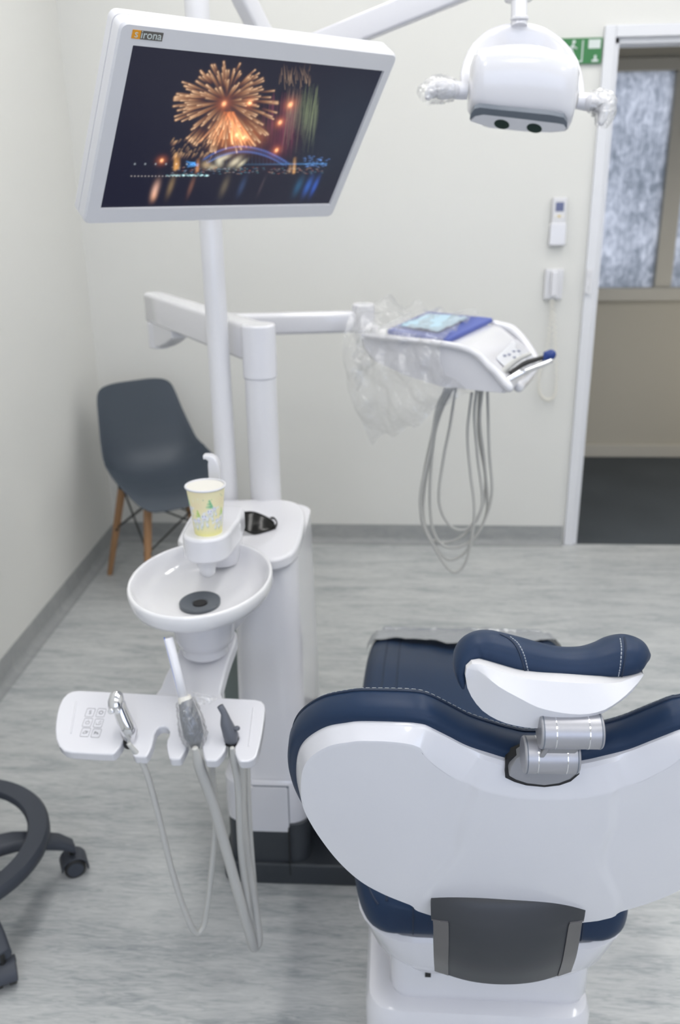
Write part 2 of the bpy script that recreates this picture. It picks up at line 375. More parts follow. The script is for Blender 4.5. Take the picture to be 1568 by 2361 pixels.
for a, b in (((-.108, .066), (-.112, .045)), ((-.112, .045), (-.102, .026)), ((-.112, .045), (-.122, .024)), ((-.110, .062), (-.096, .052)), ((-.110, .062), (-.122, .05))):
    p, q = V(X1+a[0], -.0127, Z0+a[1]), V(X1+b[0], -.0127, Z0+b[1]); g.add(*tube_g([p, q], .0028, 8, True))
mk('running_figure', g.v, g.f, 'signwhite', sg, angle=0)
cyl('figure_head', V(X1-.106, -.0127, Z0+.074), V(0,1,0), .006, .0015, 'signwhite', sg, 16, bevel=0)
# air conditioning remote in its holder
c = aty(1287, 512, -.012); x0, x1 = c.x-.028, c.x+.028; z1, z0 = aty(1291, 455, -.02).z, aty(1283, 566, -.02).z
rc = thing('remote_control', 'white air conditioner remote with small display hung on the wall', 'remote', (c.x, 0, z0))
box('remote_body', (x0, -.026, z0+.02), (x1, -.006, z1), 'white2', rc, .005)
box('display', (x0+.012, -.0275, z1-.052), (x1-.012, -.025, z1-.018), 'lcd', rc, .001, label='small blue-grey display')
for dx in (-.015, 0, .015): box('remote_button', (c.x+dx-.005, -.0278, z1-.075), (c.x+dx+.005, -.025, z1-.066), 'button' if dx == 0 else 'cream', rc, .001)
box('wall_holder', (x0-.004, -.030, z0), (x1+.004, .0, z0+.085), 'white', rc, .005)
# intercom handset with coiled cord
c = aty(1277, 655, -.02); z1, z0 = aty(1280, 620, -.02).z, aty(1276, 690, -.02).z; x0, x1 = c.x-.037, c.x+.037
ic = thing('intercom_handset', 'white wall intercom handset with a coiled cord under the remote', 'intercom', (c.x, 0, z0))
box('wall_base', (x0, -.022, z0), (x1, -.001, z1), 'white2', ic, .004)
box('handset', (c.x-.014, -.042, z0+.012), (c.x+.014, -.020, z1-.008), 'white', ic, .007)
box('cradle', (c.x-.018, -.03, z0+.004), (c.x+.018, -.020, z0+.018), 'frame', ic, .002)
pp = [aty(px, py, -.03) for px, py in ((1272, 690), (1270, 740), (1262, 800), (1248, 850), (1243, 890), (1250, 914), (1265, 922), (1279, 912), (1284, 880), (1283, 820), (1279, 760), (1277, 690))]
sp_ = spline(pp, 30); hx = []
for i, p in enumerate(sp_):
    a = i*1.05; t = (sp_[min(i+1, len(sp_)-1)]-sp_[max(i-1, 0)]).normalized(); u = t.cross(V(0,1,0)).normalized(); hx.append(p+u*(.0055*math.cos(a))+V(0,1,0)*(.0055*math.sin(a)))
tube('coiled_cord', hx, .0022, 'cream', ic, n=6)

# ---------------------------------------------------------------- side chair in the corner
def side_chair(c, th):
    d = V(math.sin(th), -math.cos(th), 0); r = V(math.cos(th), math.sin(th), 0); o = V(c[0], c[1], 0)
    L = lambda a, b, z: o+r*a+d*b+V(0,0,z)
    t = thing('side_chair', 'slate blue moulded plastic chair on wooden legs in the room corner', 'chair', o)
    prof = spline([V(-.275, .80, .152), V(-.262, .74, .172), V(-.243, .66, .188), V(-.222, .58, .206), V(-.192, .50, .222), V(-.135, .447, .230), V(-.05, .428, .234), V(.05, .425, .234), V(.13, .428, .229), V(.195, .420, .212), V(.235, .398, .175)], 5)
    curl = [.018, .026, .040, .060, .085, .098, .085, .062, .040, .022, .010]; rows = []; N = len(prof); nc = 25
    for i, p in enumerate(prof):
        s = i/(N-1); tt = prof[min(i+1, N-1)]-prof[max(i-1, 0)]; nb, nz = -tt.y, tt.x
        l = math.hypot(nb, nz); nb, nz = nb/l, nz/l
        if nz < 0 and s > .4: nb, nz = -nb, -nz
        if s <= .4 and nb < 0: nb, nz = -nb, -nz
        k = lerpl(curl, s); w = p.z; e = min(s, 1-s)/.07
        if e < 1: w *= (.88+.12*math.sqrt(max(0, 1-(1-e)**2)))
        row = []
        for j in range(nc):
            a = -1+2*j/(nc-1); q = abs(a)**2.6*k
            edge = .0
            if s < .07: edge = -.012*abs(a)**4*(1-s/.07)
            row.append(L(a*w*(1-.06*abs(a)**3*k/.1), p.x+nb*q, p.y+nz*q+edge))
        rows.append(row)
    v, f = loft_g(rows, False, False); mk('seat_shell', v, f, 'shellchair', t, solid=.006, angle=0, sub=1)
    legs = []
    for a, b in ((-1, 1), (1, 1), (-1, -1), (1, -1)):
        top = L(a*.135, b*.13-.01, .405); bot = L(a*.205, b*.205-.01, 0); legs.append((top, bot))
        lg = tube('leg', [bot, bot.lerp(top, .5), top], [.0115, .0145, .0165], 'wood', t, n=16)
        cyl('leg_ferrule', top, top-bot, .0175, .022, 'black2', lg, bevel=.001)
    g = G()
    for i, j in ((0, 1), (1, 0), (2, 3), (3, 2), (0, 2), (2, 0), (1, 3), (3, 1)):
        g.add(*tube_g([legs[i][0]+V(0,0,-.005), legs[j][0].lerp(legs[j][1], .47)], .004, 8))
    for i in range(4):
        q = legs[i][0].lerp(legs[i][1], .47); g.add(*cyl_g(q, V(math.cos(i), math.sin(i), 0), .007, .03, 12)); g.add(*tube_g([legs[i][0], L(0, 0, .405)], .005, 8))
    mk('wire_brace', g.v, g.f, 'black2', t)
side_chair((.385, -.435), math.radians(38))

# ---------------------------------------------------------------- rolling stool at the left edge
sc = V(.303, -2.238, 0)
st = thing('rolling_stool', 'dark grey five-star stool base with a foot ring at the left edge', 'stool', sc)
g = G(); rr, zz = .232, .185; rings = []
for k in range(72):
    a = 2*PI*k/72; e = V(math.cos(a), math.sin(a), 0)
    rings.append([sc+e*(rr+x)+V(0,0,zz+z) for x, z in ((-.048, -.006), (-.048, .004), (-.044, .010), (-.006, .012), (0, .004), (0, -.014), (-.004, -.018), (-.010, -.016), (-.014, -.002))])
rings.append(rings[0]); mk('foot_ring', *loft_g(rings, False), 'stool', st, angle=50)
for k in range(5):
    a = math.radians(29.5-72*k); e = V(math.cos(a), math.sin(a), 0); s = V(-e.y, e.x, 0)
    sec = []
    for d, z, hw, hh in ((.02, .135, .032, .030), (.08, .145, .030, .026), (.15, .140, .027, .024), (.205, .122, .026, .022), (.25, .100, .023, .022), (.278, .076, .020, .018)):
        sec.append([sc+e*d+s*(hw*x)+V(0,0,z+hh*y) for x, y in rrect(0, 0, 2, 1.3, .5, 3)])
    arm = loft('base_arm', sec, 'stool', st, bevel=0)
    if k == 3: continue
    cc = sc+e*.272; ca = math.radians(-62) if k == 0 else a+1.2
    ax = V(math.cos(ca), math.sin(ca), 0); fw = V(-ax.y, ax.x, 0)
    tube('caster_stem', [cc+V(0,0,.045), cc+V(0,0,.082)], .008, 'black2', arm)
    for sgn in (-1, 1):
        wc = cc+ax*(.014*sgn)+V(0,0,.0255)
        wh = cyl('caster_wheel', wc, ax, .0255, .016, 'black2', arm, bevel=.004, label='black twin caster wheel')
        cap = cyl('wheel_cap', wc+ax*(.0085*sgn), ax, .019, .003, 'stool', arm, bevel=.001)
    hood = []
    for i in range(13):
        b = math.radians(-15+i*16)
        q = V(0, 0, math.sin(b))*.032+fw*(math.cos(b)*.032)
        hood.append([cc+V(0,0,.0255)+q*f+ax*x for f, x in ((1, -.025), (1, .025), (.86, .022), (.86, -.022))])
    loft('caster_hood', hood, 'stool', arm, bevel=.002)
cyl('gas_cylinder', sc+V(0,0,.30), V(0,0,1), .025, .42, 'black2', st); cyl('hub', sc+V(0,0,.145), V(0,0,1), .045, .08, 'stool', st, bevel=.008)
for k in range(3):
    a = math.radians(95+120*k); tube('ring_spoke', [sc+V(0,0,.185), sc+V(math.cos(a)*.19, math.sin(a)*.19, .185)], .008, 'stool', st)
lathe('stool_seat', sc+V(0,0,.52), [(.02, 0), (.13, .0), (.142, .02), (.142, .05), (.125, .068), (.02, .072)], 'navy', st)
# ---------------------------------------------------------------- treatment unit (column, poles, cuspidor, assistant holder)
ux, uy, uz = V(1,0,0), V(0,1,0), V(0,0,1)
tu = thing('treatment_unit', 'white dental treatment unit column with round basin, tall poles and dark grey base', 'dental unit', (1.0, -1.9, 0))
def zprism(name, pts, z0, z1, m, par, bevel=.006, **k): return prism(name, [V(p[0], p[1], z0) for p in pts], V(0,0,z1-z0), m, par, bevel, **k)
# dark base linking unit and chair
zprism('base', rrect(1.10, -1.885, .39, .47, .03), 0, .06, 'darkbase', tu, .006)
zprism('base_body', rrect(1.017, -1.885, .19, .45, .03), .055, .17, 'darkbase', tu, .005)
zprism('base_link', rrect(1.19, -1.82, .22, .40, .04), .055, .20, 'darkbase', tu, .012)
# white column, slightly waisted, rounded front right corner
def colring(z, x0, x1, y0, y1, r): return [V(x0+(x1-x0)/2+a, (y0+y1)/2+b, z) for a, b in rrect(0, 0, x1-x0, y1-y0, r, 6)]
loft('column_body', [colring(z, *a) for z, a in ((.285, (.928, 1.108, -2.100, -1.70, .04)), (.295, (.953, 1.108, -2.098, -1.68, .045)), (.45, (.955, 1.106, -2.095, -1.68, .05)), (.65, (.957, 1.102, -2.085, -1.68, .055)), (.80, (.957, 1.098, -2.07, -1.68, .055)))], 'white', tu)
loft('column_foot', [colring(z, *a) for z, a in ((.145, (.93, 1.10, -2.09, -1.70, .04)), (.155, (.918, 1.112, -2.105, -1.69, .045)), (.17, (.916, 1.114, -2.108, -1.69, .045)), (.275, (.916, 1.112, -2.106, -1.69, .045)), (.284, (.924, 1.108, -2.10, -1.69, .045)))], 'white', tu)
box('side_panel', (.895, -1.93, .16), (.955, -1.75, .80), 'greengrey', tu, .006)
# service flap with a dark joint
f0, f1 = aty(566, 1812, -2.107), aty(668, 1916, -2.107)
gp = zprism('flap_joint', [(f0.x-.002, -2.1085), (f1.x+.0015, -2.1085), (f1.x+.0015, -2.09), (f0.x-.002, -2.09)], .143, f0.z+.002, 'lampgrey', tu, 0)
fl = prism('service_flap', [V(x, -2.1105, z) for x, z in rrect((f0.x+f1.x)/2, (f0.z+.145)/2, f1.x-f0.x, f0.z-.145, .006)], V(0, .012, 0), 'white', tu, .0015)
box('flap_handle', (f0.x-.012, -2.116, f0.z-.004), (f0.x+.018, -2.108, f0.z+.003), 'white2', fl, .002)
box('panel_joint', (f1.x-.0015, -2.1215, .03), (f1.x+.0005, -2.109, .16), 'black', tu, 0)
# top plate
tp = [atz(px, py, .83) for px, py in ((560, 1151), (610, 1149), (655, 1151), (683, 1157), (698, 1168), (703, 1185), (701, 1210), (694, 1240), (684, 1262), (668, 1278), (645, 1286), (615, 1290), (560, 1290), (480, 1275), (420, 1252), (409, 1243), (418, 1222), (433, 1195), (450, 1172), (475, 1158), (510, 1152))]
prism('top_plate', resample(spline(tp, 4, True), 60), V(0,0,-.030), 'white', tu, .009, seg=4)
# poles
mp_ = V(.889, -1.705, 0)
cyl('lamp_pole', mp_+uz*1.45, uz, .0255, 1.28, 'enamel', tu, 48)
ap = V(.985, -1.705, 0); za = 1.252
cyl('arm_pole', ap+uz*.97, uz, .0375, .32, 'enamel', tu, 48)
cyl('pole_sleeve', ap+uz*(1.126+za)/2, uz, .0405, za-1.126, 'white', tu, 48, bevel=.006)
# swivel arm from the pole head to the rear left, spring arm back to the right
e1 = atz(352, 672, za); dr = (e1-ap); dr.z = 0; L1 = dr.length; dr.normalize(); sd = V(-dr.y, dr.x, 0)
def slab(name, p0, p1, w0, w1, h0, h1, m, par, r=.012, up=uz, bev=0):
    d = (p1-p0).normalized(); s = d.cross(up).normalized(); u = s.cross(d); rings = []
    for i in range(7):
        t = i/6; e = 1
        if i in (0, 6): e = .86
        w, hh = (w0+(w1-w0)*t)*e, (h0+(h1-h0)*t)*e; rings.append([p0.lerp(p1, t)+s*a+u*b for a, b in rrect(0, 0, w, hh, min(r, w/2.2, hh/2.2), 4)])
    a0 = [rings[0]]; rings = [[q+d*0 for q in rings[0]]]+[[q for q in r_] for r_ in rings[1:]]
    rings.insert(1, [q+(c-q)*0 for q, c in zip([p0+d*.006+s*a+u*b for a, b in rrect(0, 0, w0, h0, min(r, w0/2.2), 4)], rings[0])])
    rings.insert(-1, [p1-d*.006+s*a+u*b for a, b in rrect(0, 0, w1, h1, min(r, w1/2.2), 4)])
    return loft(name, rings, m, par, bevel=bev)
slab('swivel_arm', ap+uz*(za-.045)+dr*-.02, ap+uz*(za-.045)+dr*(L1), .062, .062, .088, .088, 'white', tu, .012)
hub = ap+dr*(L1-.03)
cyl('elbow_joint', hub+uz*(za-.125), uz, .034, .08, 'white2', tu, 40, bevel=.006)
el = [hub+V(0,0,za-.165)]
j2 = atp(835, 735, hub, (V(0.25,-1,0)).normalized())
hz = hub+uz*(za-.125)
# cover hanging under the elbow
cv = [hz+dr*a+uz*b-sd*.0 for a, b in ((-.03, .045), (.030, .045), (.028, -.035), (-.06, -.030), (-.12, -.012), (-.195, .015), (-.19, .045))]
prism('elbow_cover', [p-sd*.026 for p in cv], sd*.052, 'white2', tu, .008)
sp0, sp1 = aty(470, 757, -1.02), aty(815, 738, -1.02)
spa = hub+uz*(sp0.z-hub.z); 
pe = atz(832, 733, 1.175)
slab('spring_arm', V(hub.x, hub.y, 1.15), V(pe.x, pe.y, 1.165), .052, .052, .066, .062, 'white', tu, .014)
# cuspidor basin
bc = V(.9385, -2.245, 0); RZ = .86
bs = [(.001, -.047), (.030, -.047), (.060, -.045), (.090, -.040), (.112, -.030), (.1235, -.014), (.1275, -.002), (.1305, .001), (.1335, .0), (.135, -.004), (.1345, -.020), (.130, -.031), (.116, -.041), (.094, -.049), (.070, -.055), (.001, -.056)]
def eggring(r, z, dy=0):
    q = []
    for j in range(72):
        a = 2*PI*j/72; q.append(bc+V(r*math.cos(a), r*1.30*math.sin(a)+dy, RZ+z))
    return q
mk('basin', *loft_g([eggring(r, z) for r, z in bs], True), 'ceramic', tu, angle=0)
dp = atz(461, 1388, RZ-.041)
dn = lathe('drain_insert', dp, [(.001, -.0035), (.014, -.0035), (.0155, -.0015), (.036, .003), (.0385, .0015), (.038, -.006), (.001, -.012)], 'drain', tu, sy=1.15)
lathe('drain_hole', dp, [(.001, -.001), (.013, -.001), (.0135, -.004), (.001, -.006)], 'black', dn)
pc = V(.938, -2.252, 0)
lathe('basin_pedestal', pc, [(.001, .812), (.072, .810), (.064, .795), (.060, .775), (.0575, .738), (.053, .726), (.047, .720), (.0455, .714), (.045, .703), (.040, .698), (.001, .697)], 'white', tu)
br = [aty(px, py, -2.135) for px, py in ((590, 1325), (618, 1305), (628, 1352), (602, 1378), (540, 1460), (500, 1440))]
prism('basin_bracket', br, V(0, .03, 0), 'white', tu, .006)
# cup platform with filler and rinse spout
cp = V(.952, -2.225, 0)
fb = [(a, b) for a, b in rrect(0, 0, .088, .088, .042, 8)]
pl = [cp+V(a, b, .947) for a, b in fb if b < .02]; 
plat = resample([cp+V(-.044, -.01, .947)]+[cp+V(.044*math.cos(math.radians(t)), -.01+.044*math.sin(math.radians(t)), .947) for t in range(190, 351, 10)]+[cp+V(.046, -.005, .947), cp+V(.052, .06, .947), cp+V(.050, .13, .947), cp+V(-.02, .14, .947), cp+V(-.046, .10, .947)], 60)
prism('cup_platform', plat, V(0,0,-.05), 'white', tu, .007)
loft('platform_neck', [colring(z, *a) for z, a in ((.83, (.905, .985, -2.14, -2.04, .03)), (.90, (.912, .995, -2.17, -2.06, .03)))], 'white', tu)
tube('rinse_nozzle', spline([cp+V(-.004, -.004, .905), cp+V(-.004, -.008, .885), cp+V(-.002, -.012, .870)], 6), [.024, .020, .016], 'white2', tu, round_ends=True)
sy_ = -2.135
sp3 = [aty(px, py, sy_) for px, py in ((497, 1165), (496, 1110), (494, 1075), (489, 1058), (478, 1052), (471, 1052))]
rings = []
S3 = spline(sp3, 6)
for i, p in enumerate(S3):
    t = (S3[min(i+1, len(S3)-1)]-S3[max(i-1, 0)]).normalized(); nn = V(t.z, 0, -t.x)
    rings.append([p+nn*a+uy*b for a, b in rrect(0, 0, .022-.014*smooth01((i/len(S3)-.35)/.5), .022, .0035, 3)])
loft('cup_filler_spout', rings, 'white', tu, bevel=0)
# assistant element: arm and holder panel
pn = V(0, -math.sin(math.radians(20)), math.cos(math.radians(20))); po = V(.88, -2.42, .640)
def pan(px, py, h=0): return atp(px, py, po+pn*h, pn)
arm = [pan(px, py, -.006) for px, py in ((410, 1500), (398, 1523), (383, 1552), (371, 1582), (358, 1625), (520, 1640), (509, 1600), (517, 1560), (530, 1515), (543, 1478), (540, 1450), (480, 1440), (430, 1450))]
prism('holder_arm', resample(spline(arm, 4, True), 50), pn*-.032, 'white', tu, .006)
ol = [(183,1591),(240,1593.5),(292,1596),(364,1600),(405,1602.5),(455,1605),(505,1608),(560,1610.5),(588,1612),(603,1616),(610,1624),(611,1634),(609,1655),(604,1690),(598,1720),(592,1742),(584,1752),(572,1756),(556,1757),(551,1754),(545,1744),(540,1732),(541,1722),(546,1712),(550,1702),(548,1692),(541,1686),(532,1685),(524,1689),(519,1697),(519,1707),(523,1717),(519,1730),(512,1741),(503,1751),(496,1755),(474,1754),(471,1748),(467,1733),(465,1718),(466,1706),(462,1696),(454,1690),(444,1689),(436,1694),(432,1703),(433,1714),(428,1728),(421,1741),(415,1751),(393,1751),(390,1747),(386,1732),(384,1718),(385,1706),(390,1696),(391,1686),(387,1679),(379,1675),(369,1676),(361,1682),(356,1692),(354,1704),(350,1721),(343,1736),(336,1746),(310,1745),(306,1740),(303,1725),(302,1712),(306,1702),(312,1694),(314,1684),(310,1674),(302,1669),(292,1669),(284,1674),(280,1683),(281,1694),(286,1704),(278,1720),(269,1732),(260,1740),(210,1738),(165,1735),(148,1731),(136,1720),(129,1704),(127,1685),(128,1665),(131,1645),(136,1627),(144,1610),(154,1599),(168,1592.5)]
PAN = prism('instrument_holder', [pan(x, y) for x, y in ol], pn*-.022, 'white', tu, .004, seg=3)
px_ax = (pan(340, 1660)-pan(240, 1655)).normalized(); py_ax = pn.cross(px_ax)
def pbox(g, a, b, w, hgt=.0004, off=.0002):
    d = (b-a); u = d.normalized(); s = pn.cross(u); g.add(*obox_g((a+b)/2+pn*off, u, s, pn, d.length+w, w, hgt))
keys = {'S': (208, 1643), 'O': (233, 1643.5), 'cup': (202, 1666), 'bowl': (227, 1667.5), 'ro': (197, 1688.5), 'Fn': (222, 1690.5)}
for kk, (x, y) in keys.items():
    c = pan(x, y); g = G(); hw, hh = .0078, .0092
    kx = (pan(x+10, y+.5)-c).normalized(); ky = pn.cross(kx)
    Q = [c+kx*a+ky*b for a, b in rrect(0, 0, 2*hw, 2*hh, .002, 3)]
    for a, b in zip(Q, Q[1:]+Q[:1]): pbox(g, a, b, .0005)
    if kk in ('cup', 'bowl', 'ro'):
        s = .0035
        if kk == 'cup': P = [(-1, .6), (-1, -.6), (0, -1), (1, -.6), (1, .6), (-1, .6)]; P2 = [(0, 1), (0, 1.7)]
        elif kk == 'bowl': P = [(-1.4, .4), (-1, -.9), (1, -.9), (1.4, .4)]; P2 = [(.2, -.2), (.3, 1.1), (1.2, 1.4)]
        else: P = [(-1.3, -.6), (-.3, .9), (.6, .3), (-.3, -.9), (-1.3, -.6)]; P2 = [(.2, .9), (1.3, .6), (.6, -.8), (.2, .9)]
        for pp in (P, P2):
            for a, b in zip(pp, pp[1:]): pbox(g, c+kx*(a[0]*s)+ky*(a[1]*s), c+kx*(b[0]*s)+ky*(b[1]*s), .0005)
    kb = mk('key_symbol', g.v, g.f, 'keyline', PAN, smooth=False)
    if kk in ('S', 'O', 'Fn'): text_mesh('key_letter', kk, .011 if kk != 'Fn' else .009, c+pn*.0004, kx, ky, 'keyline', PAN)
for x0, y0, x1, y1 in ((176, 1618, 164, 1690), (585, 1632, 574, 1720)):
    a, b = pan(x0, y0), pan(x1, y1); tube('embossed_rib', [a+pn*-.0002, b+pn*-.0002], .0016, 'white', PAN, n=10, round_ends=True)

# handpieces in the holder
def hose(name, pts, r, m, par, y0, y1, n=14, ridge=0, dens=8, sag=0):
    P = []
    for i, (x, y) in enumerate(pts): P.append(aty(x, y, y0+(y1-y0)*i/(len(pts)-1)))
    return tube(name, spline(P, dens), r, m, par, n=n, ridge=ridge, angle=0)
yp = lambda x, y: pan(x, y).y
# 1 water spray handpiece, chrome
sh = thing('spray_handpiece', 'chrome water spray handpiece with grey hose, leftmost in the white holder', 'handpiece', pan(299, 1695))
b0 = pan(300, 1706, .002); tt = depth(b0)
S1 = spline([b0, atd(296, 1682, tt-.006), atd(285, 1655, tt-.010), atd(272, 1622, tt-.014)], 6)
tube('handle', S1, [.0080, .0125, .0145, .0140, .0130, .0125], 'chrome', sh, n=24, round_ends=True)
tube('handle_rib', [p+V(-.004, -.0085, 0) for p in S1[2:-2]], .0035, 'silver', sh, n=10, round_ends=True)
hc = atd(268, 1617, tt-.016)
tube('head', [hc+V(.0, .003, .006), hc, hc+V(0, -.004, -.008)], [.0125, .0145, .0140], 'chrome', sh, n=24, round_ends=True)
for dx in (-.0055, .0065): cyl('push_button', hc+V(dx, -.0165, -.010), V(0, -1, .45), .0050, .006, 'chrome', sh, bevel=.0015)
cyl('collar', pan(298, 1712, -.008), V(.1,-.3,1), .0105, .014, 'black', sh)
hose('hose', [(296, 1714), (325, 1752), (345, 1804), (369, 1895), (393, 1994), (416, 2073), (436, 2125), (447, 2145), (456, 2151), (465, 2143), (472, 2124), (482, 2057), (491, 1974), (497, 1895), (493, 1820), (487, 1756)], [.004]+[.0058]*12, 'hose', sh, -2.475, -2.40)
# 2 large suction with sleeve and clear tip
lv = thing('suction_handpiece', 'dark grey suction handpiece in a clear sleeve with a blue-striped tip', 'handpiece', pan(449, 1715))
b0 = pan(451, 1726, -.010); tt = depth(b0)
S2 = spline([b0, atd(449, 1708, tt-.003), atd(444, 1682, tt-.012), atd(434, 1640, tt-.018), atd(427, 1614, tt-.018)], 6)
tube('grip', S2, [.0070, .0115, .0175, .0180, .0150, .0122], 'greyrub', lv, n=24)
r0, r1 = atd(428, 1619, tt-.018), atd(425, 1605, tt-.018)
tube('tip_socket', [r0, r1], [.0128, .0112], 'cream', lv, n=24, label='cream ring around the clear tip')
tb = atd(423, 1608, tt-.018); te = atd(388, 1470, tt-.030)
tip = tube('suction_tip', [tb, tb.lerp(te, .5), te-(te-tb)*.02, te], [.0082, .0078, .0080, .0072], 'tube', lv, n=24, cap=False, solid=.0012, label='milky clear tip')
tube('tip_bore', [te+(te-tb).normalized()*.0002, te-(te-tb)*.04], .0062, 'white2', lv, n=20)
sdv = (CR*-1).normalized(); n0 = (CP-tb).normalized()
off = (sdv*.0070+n0*.0060)
tube('tip_stripe', [tb+off, te+off], .0009, 'stripe', tip, n=8, label='blue line along the tip')
slv = []
for i, p in enumerate(S2):
    t = (S2[min(i+1, len(S2)-1)]-S2[max(i-1, 0)]).normalized(); u = t.cross(V(0,1,0)).normalized(); w = t.cross(u); R = lerpl([.012, .019, .024, .0225, .019, .016], i/(len(S2)-1))
    slv.append([p+(u*math.cos(2*PI*j/48)+w*math.sin(2*PI*j/48))*(R*(1+.14*noise.noise(V(j*.9, i*.6, 3))+.06*math.sin(j*1.7+i))) for j in range(48)])
loft('clear_sleeve', slv, 'film', lv, cap=False, angle=0)
fp = []
for i in range(10):
    row = []
    for j in range(14):
        a, b = i/9, j/13; x = 440+a*58*(1-.2*b)+6*math.sin(5*b); y = 1592+a*16+b*34*(1-.55*a)
        p = atd(x, y, tt-.012); row.append(p+pn*(.006*noise.noise(V(i*.7, j*.7, 1))))
    fp.append(row)
mk('sleeve_flap', *loft_g(fp, False, False), 'film', lv, angle=0)
hose('hose', [(449, 1724), (462, 1772), (478, 1815), (494, 1862), (512, 1925), (531, 1994), (552, 2070), (566, 2120), (578, 2160), (585, 2182), (593, 2176), (594, 2150), (585, 2080), (573, 2010), (562, 1930), (557, 1850), (556, 1760)], [.0055]+[.0098]*22, 'hose', lv, -2.478, -2.36, ridge=.045, dens=26)
# 3 saliva ejector
se = thing('saliva_ejector_handpiece', 'small grey saliva ejector handpiece, rightmost in the white holder', 'handpiece', pan(534, 1710))
b0 = pan(535, 1726, -.012); tt = depth(b0)
S3 = spline([b0, atd(534, 1708, tt), atd(531, 1692, tt-.006), atd(522, 1668, tt-.012), atd(517, 1645, tt-.016), atd(507, 1627, tt-.016)], 6)
tube('grip', S3, [.0050, .0118, .0135, .0110, .0062, .0058], 'greyrub', se, n=24)
cyl('nozzle_bore', S3[-1], S3[-1]-S3[-2], .0042, .0012, 'black', se, bevel=0)
tube('valve_lever', [atd(537, 1680, tt-.012), atd(548, 1679, tt-.014)], [.0035, .0045], 'greyrub', se, round_ends=True)
lathe('holder_gap', pan(534, 1708, -.004), [(.001, -.004), (.0155, -.002), (.0155, .0), (.001, .0)], 'black', se)
hose('hose', [(535, 1724), (541, 1762), (549, 1810), (552, 1880), (556, 1960), (565, 2040), (576, 2110), (586, 2155), (592, 2160), (592, 2110), (584, 2030), (576, 1930), (572, 1850), (569, 1762)], [.004]+[.0066]*18, 'hose', se, -2.470, -2.34, ridge=.04, dens=30)
# ---------------------------------------------------------------- painting helper for printed or lit pictures
class Paint:
    def __init__(s, w, h, bg): s.w, s.h = w, h; s.a = np.tile(np.array(bg, float), (h, w, 1)); s.Y, s.X = np.mgrid[0:h, 0:w].astype(float)
    def blob(s, x, y, rx, ry, col, k=1, add=False, ang=0, hard=1.5):
        dx, dy = s.X-x, s.Y-y; c, n = math.cos(ang), math.sin(ang)
        d = ((dx*c+dy*n)/rx)**2+((-dx*n+dy*c)/ry)**2; m = (np.exp(-d*hard)*k)[..., None]
        s.a = s.a+m*np.array(col) if add else s.a*(1-m)+np.array(col)*m
    def seg(s, x0, y0, x1, y1, w, c0, c1, k=1, add=False):
        bx0, bx1 = int(max(0, min(x0, x1)-3*w)), int(min(s.w, max(x0, x1)+3*w+1)); by0, by1 = int(max(0, min(y0, y1)-3*w)), int(min(s.h, max(y0, y1)+3*w+1))
        if bx1 <= bx0 or by1 <= by0: return
        X, Y = s.X[by0:by1, bx0:bx1], s.Y[by0:by1, bx0:bx1]; dx, dy = x1-x0, y1-y0; L = dx*dx+dy*dy+1e-9
        t = np.clip(((X-x0)*dx+(Y-y0)*dy)/L, 0, 1); d = (X-x0-t*dx)**2+(Y-y0-t*dy)**2
        m = (np.exp(-d/(w*w))*k*np.clip(.35+t*.9, 0, 1))[..., None]; col = np.array(c0)*(1-t[..., None])+np.array(c1)*t[..., None]
        r = s.a[by0:by1, bx0:bx1]; s.a[by0:by1, bx0:bx1] = r+m*col if add else r*(1-m)+col*m
def paint_grid(name, pts, P, m, parent, **k):       # pts(x01, y01) -> point
    h, w = P.h, P.w; v = [pts(x/(w-1), y/(h-1)) for y in range(h) for x in range(w)]
    f = [(y*w+x, y*w+x+1, (y+1)*w+x+1, (y+1)*w+x) for y in range(h-1) for x in range(w-1)]
    o = mk(name, v, f, m, parent, angle=0, **k)
    a = o.data.color_attributes.new('Col', 'FLOAT_COLOR', 'POINT'); buf = np.ones((h*w, 4)); buf[:, :3] = np.clip(P.a.reshape(-1, 3), 0, 4); a.data.foreach_set('color', buf.ravel()); return o

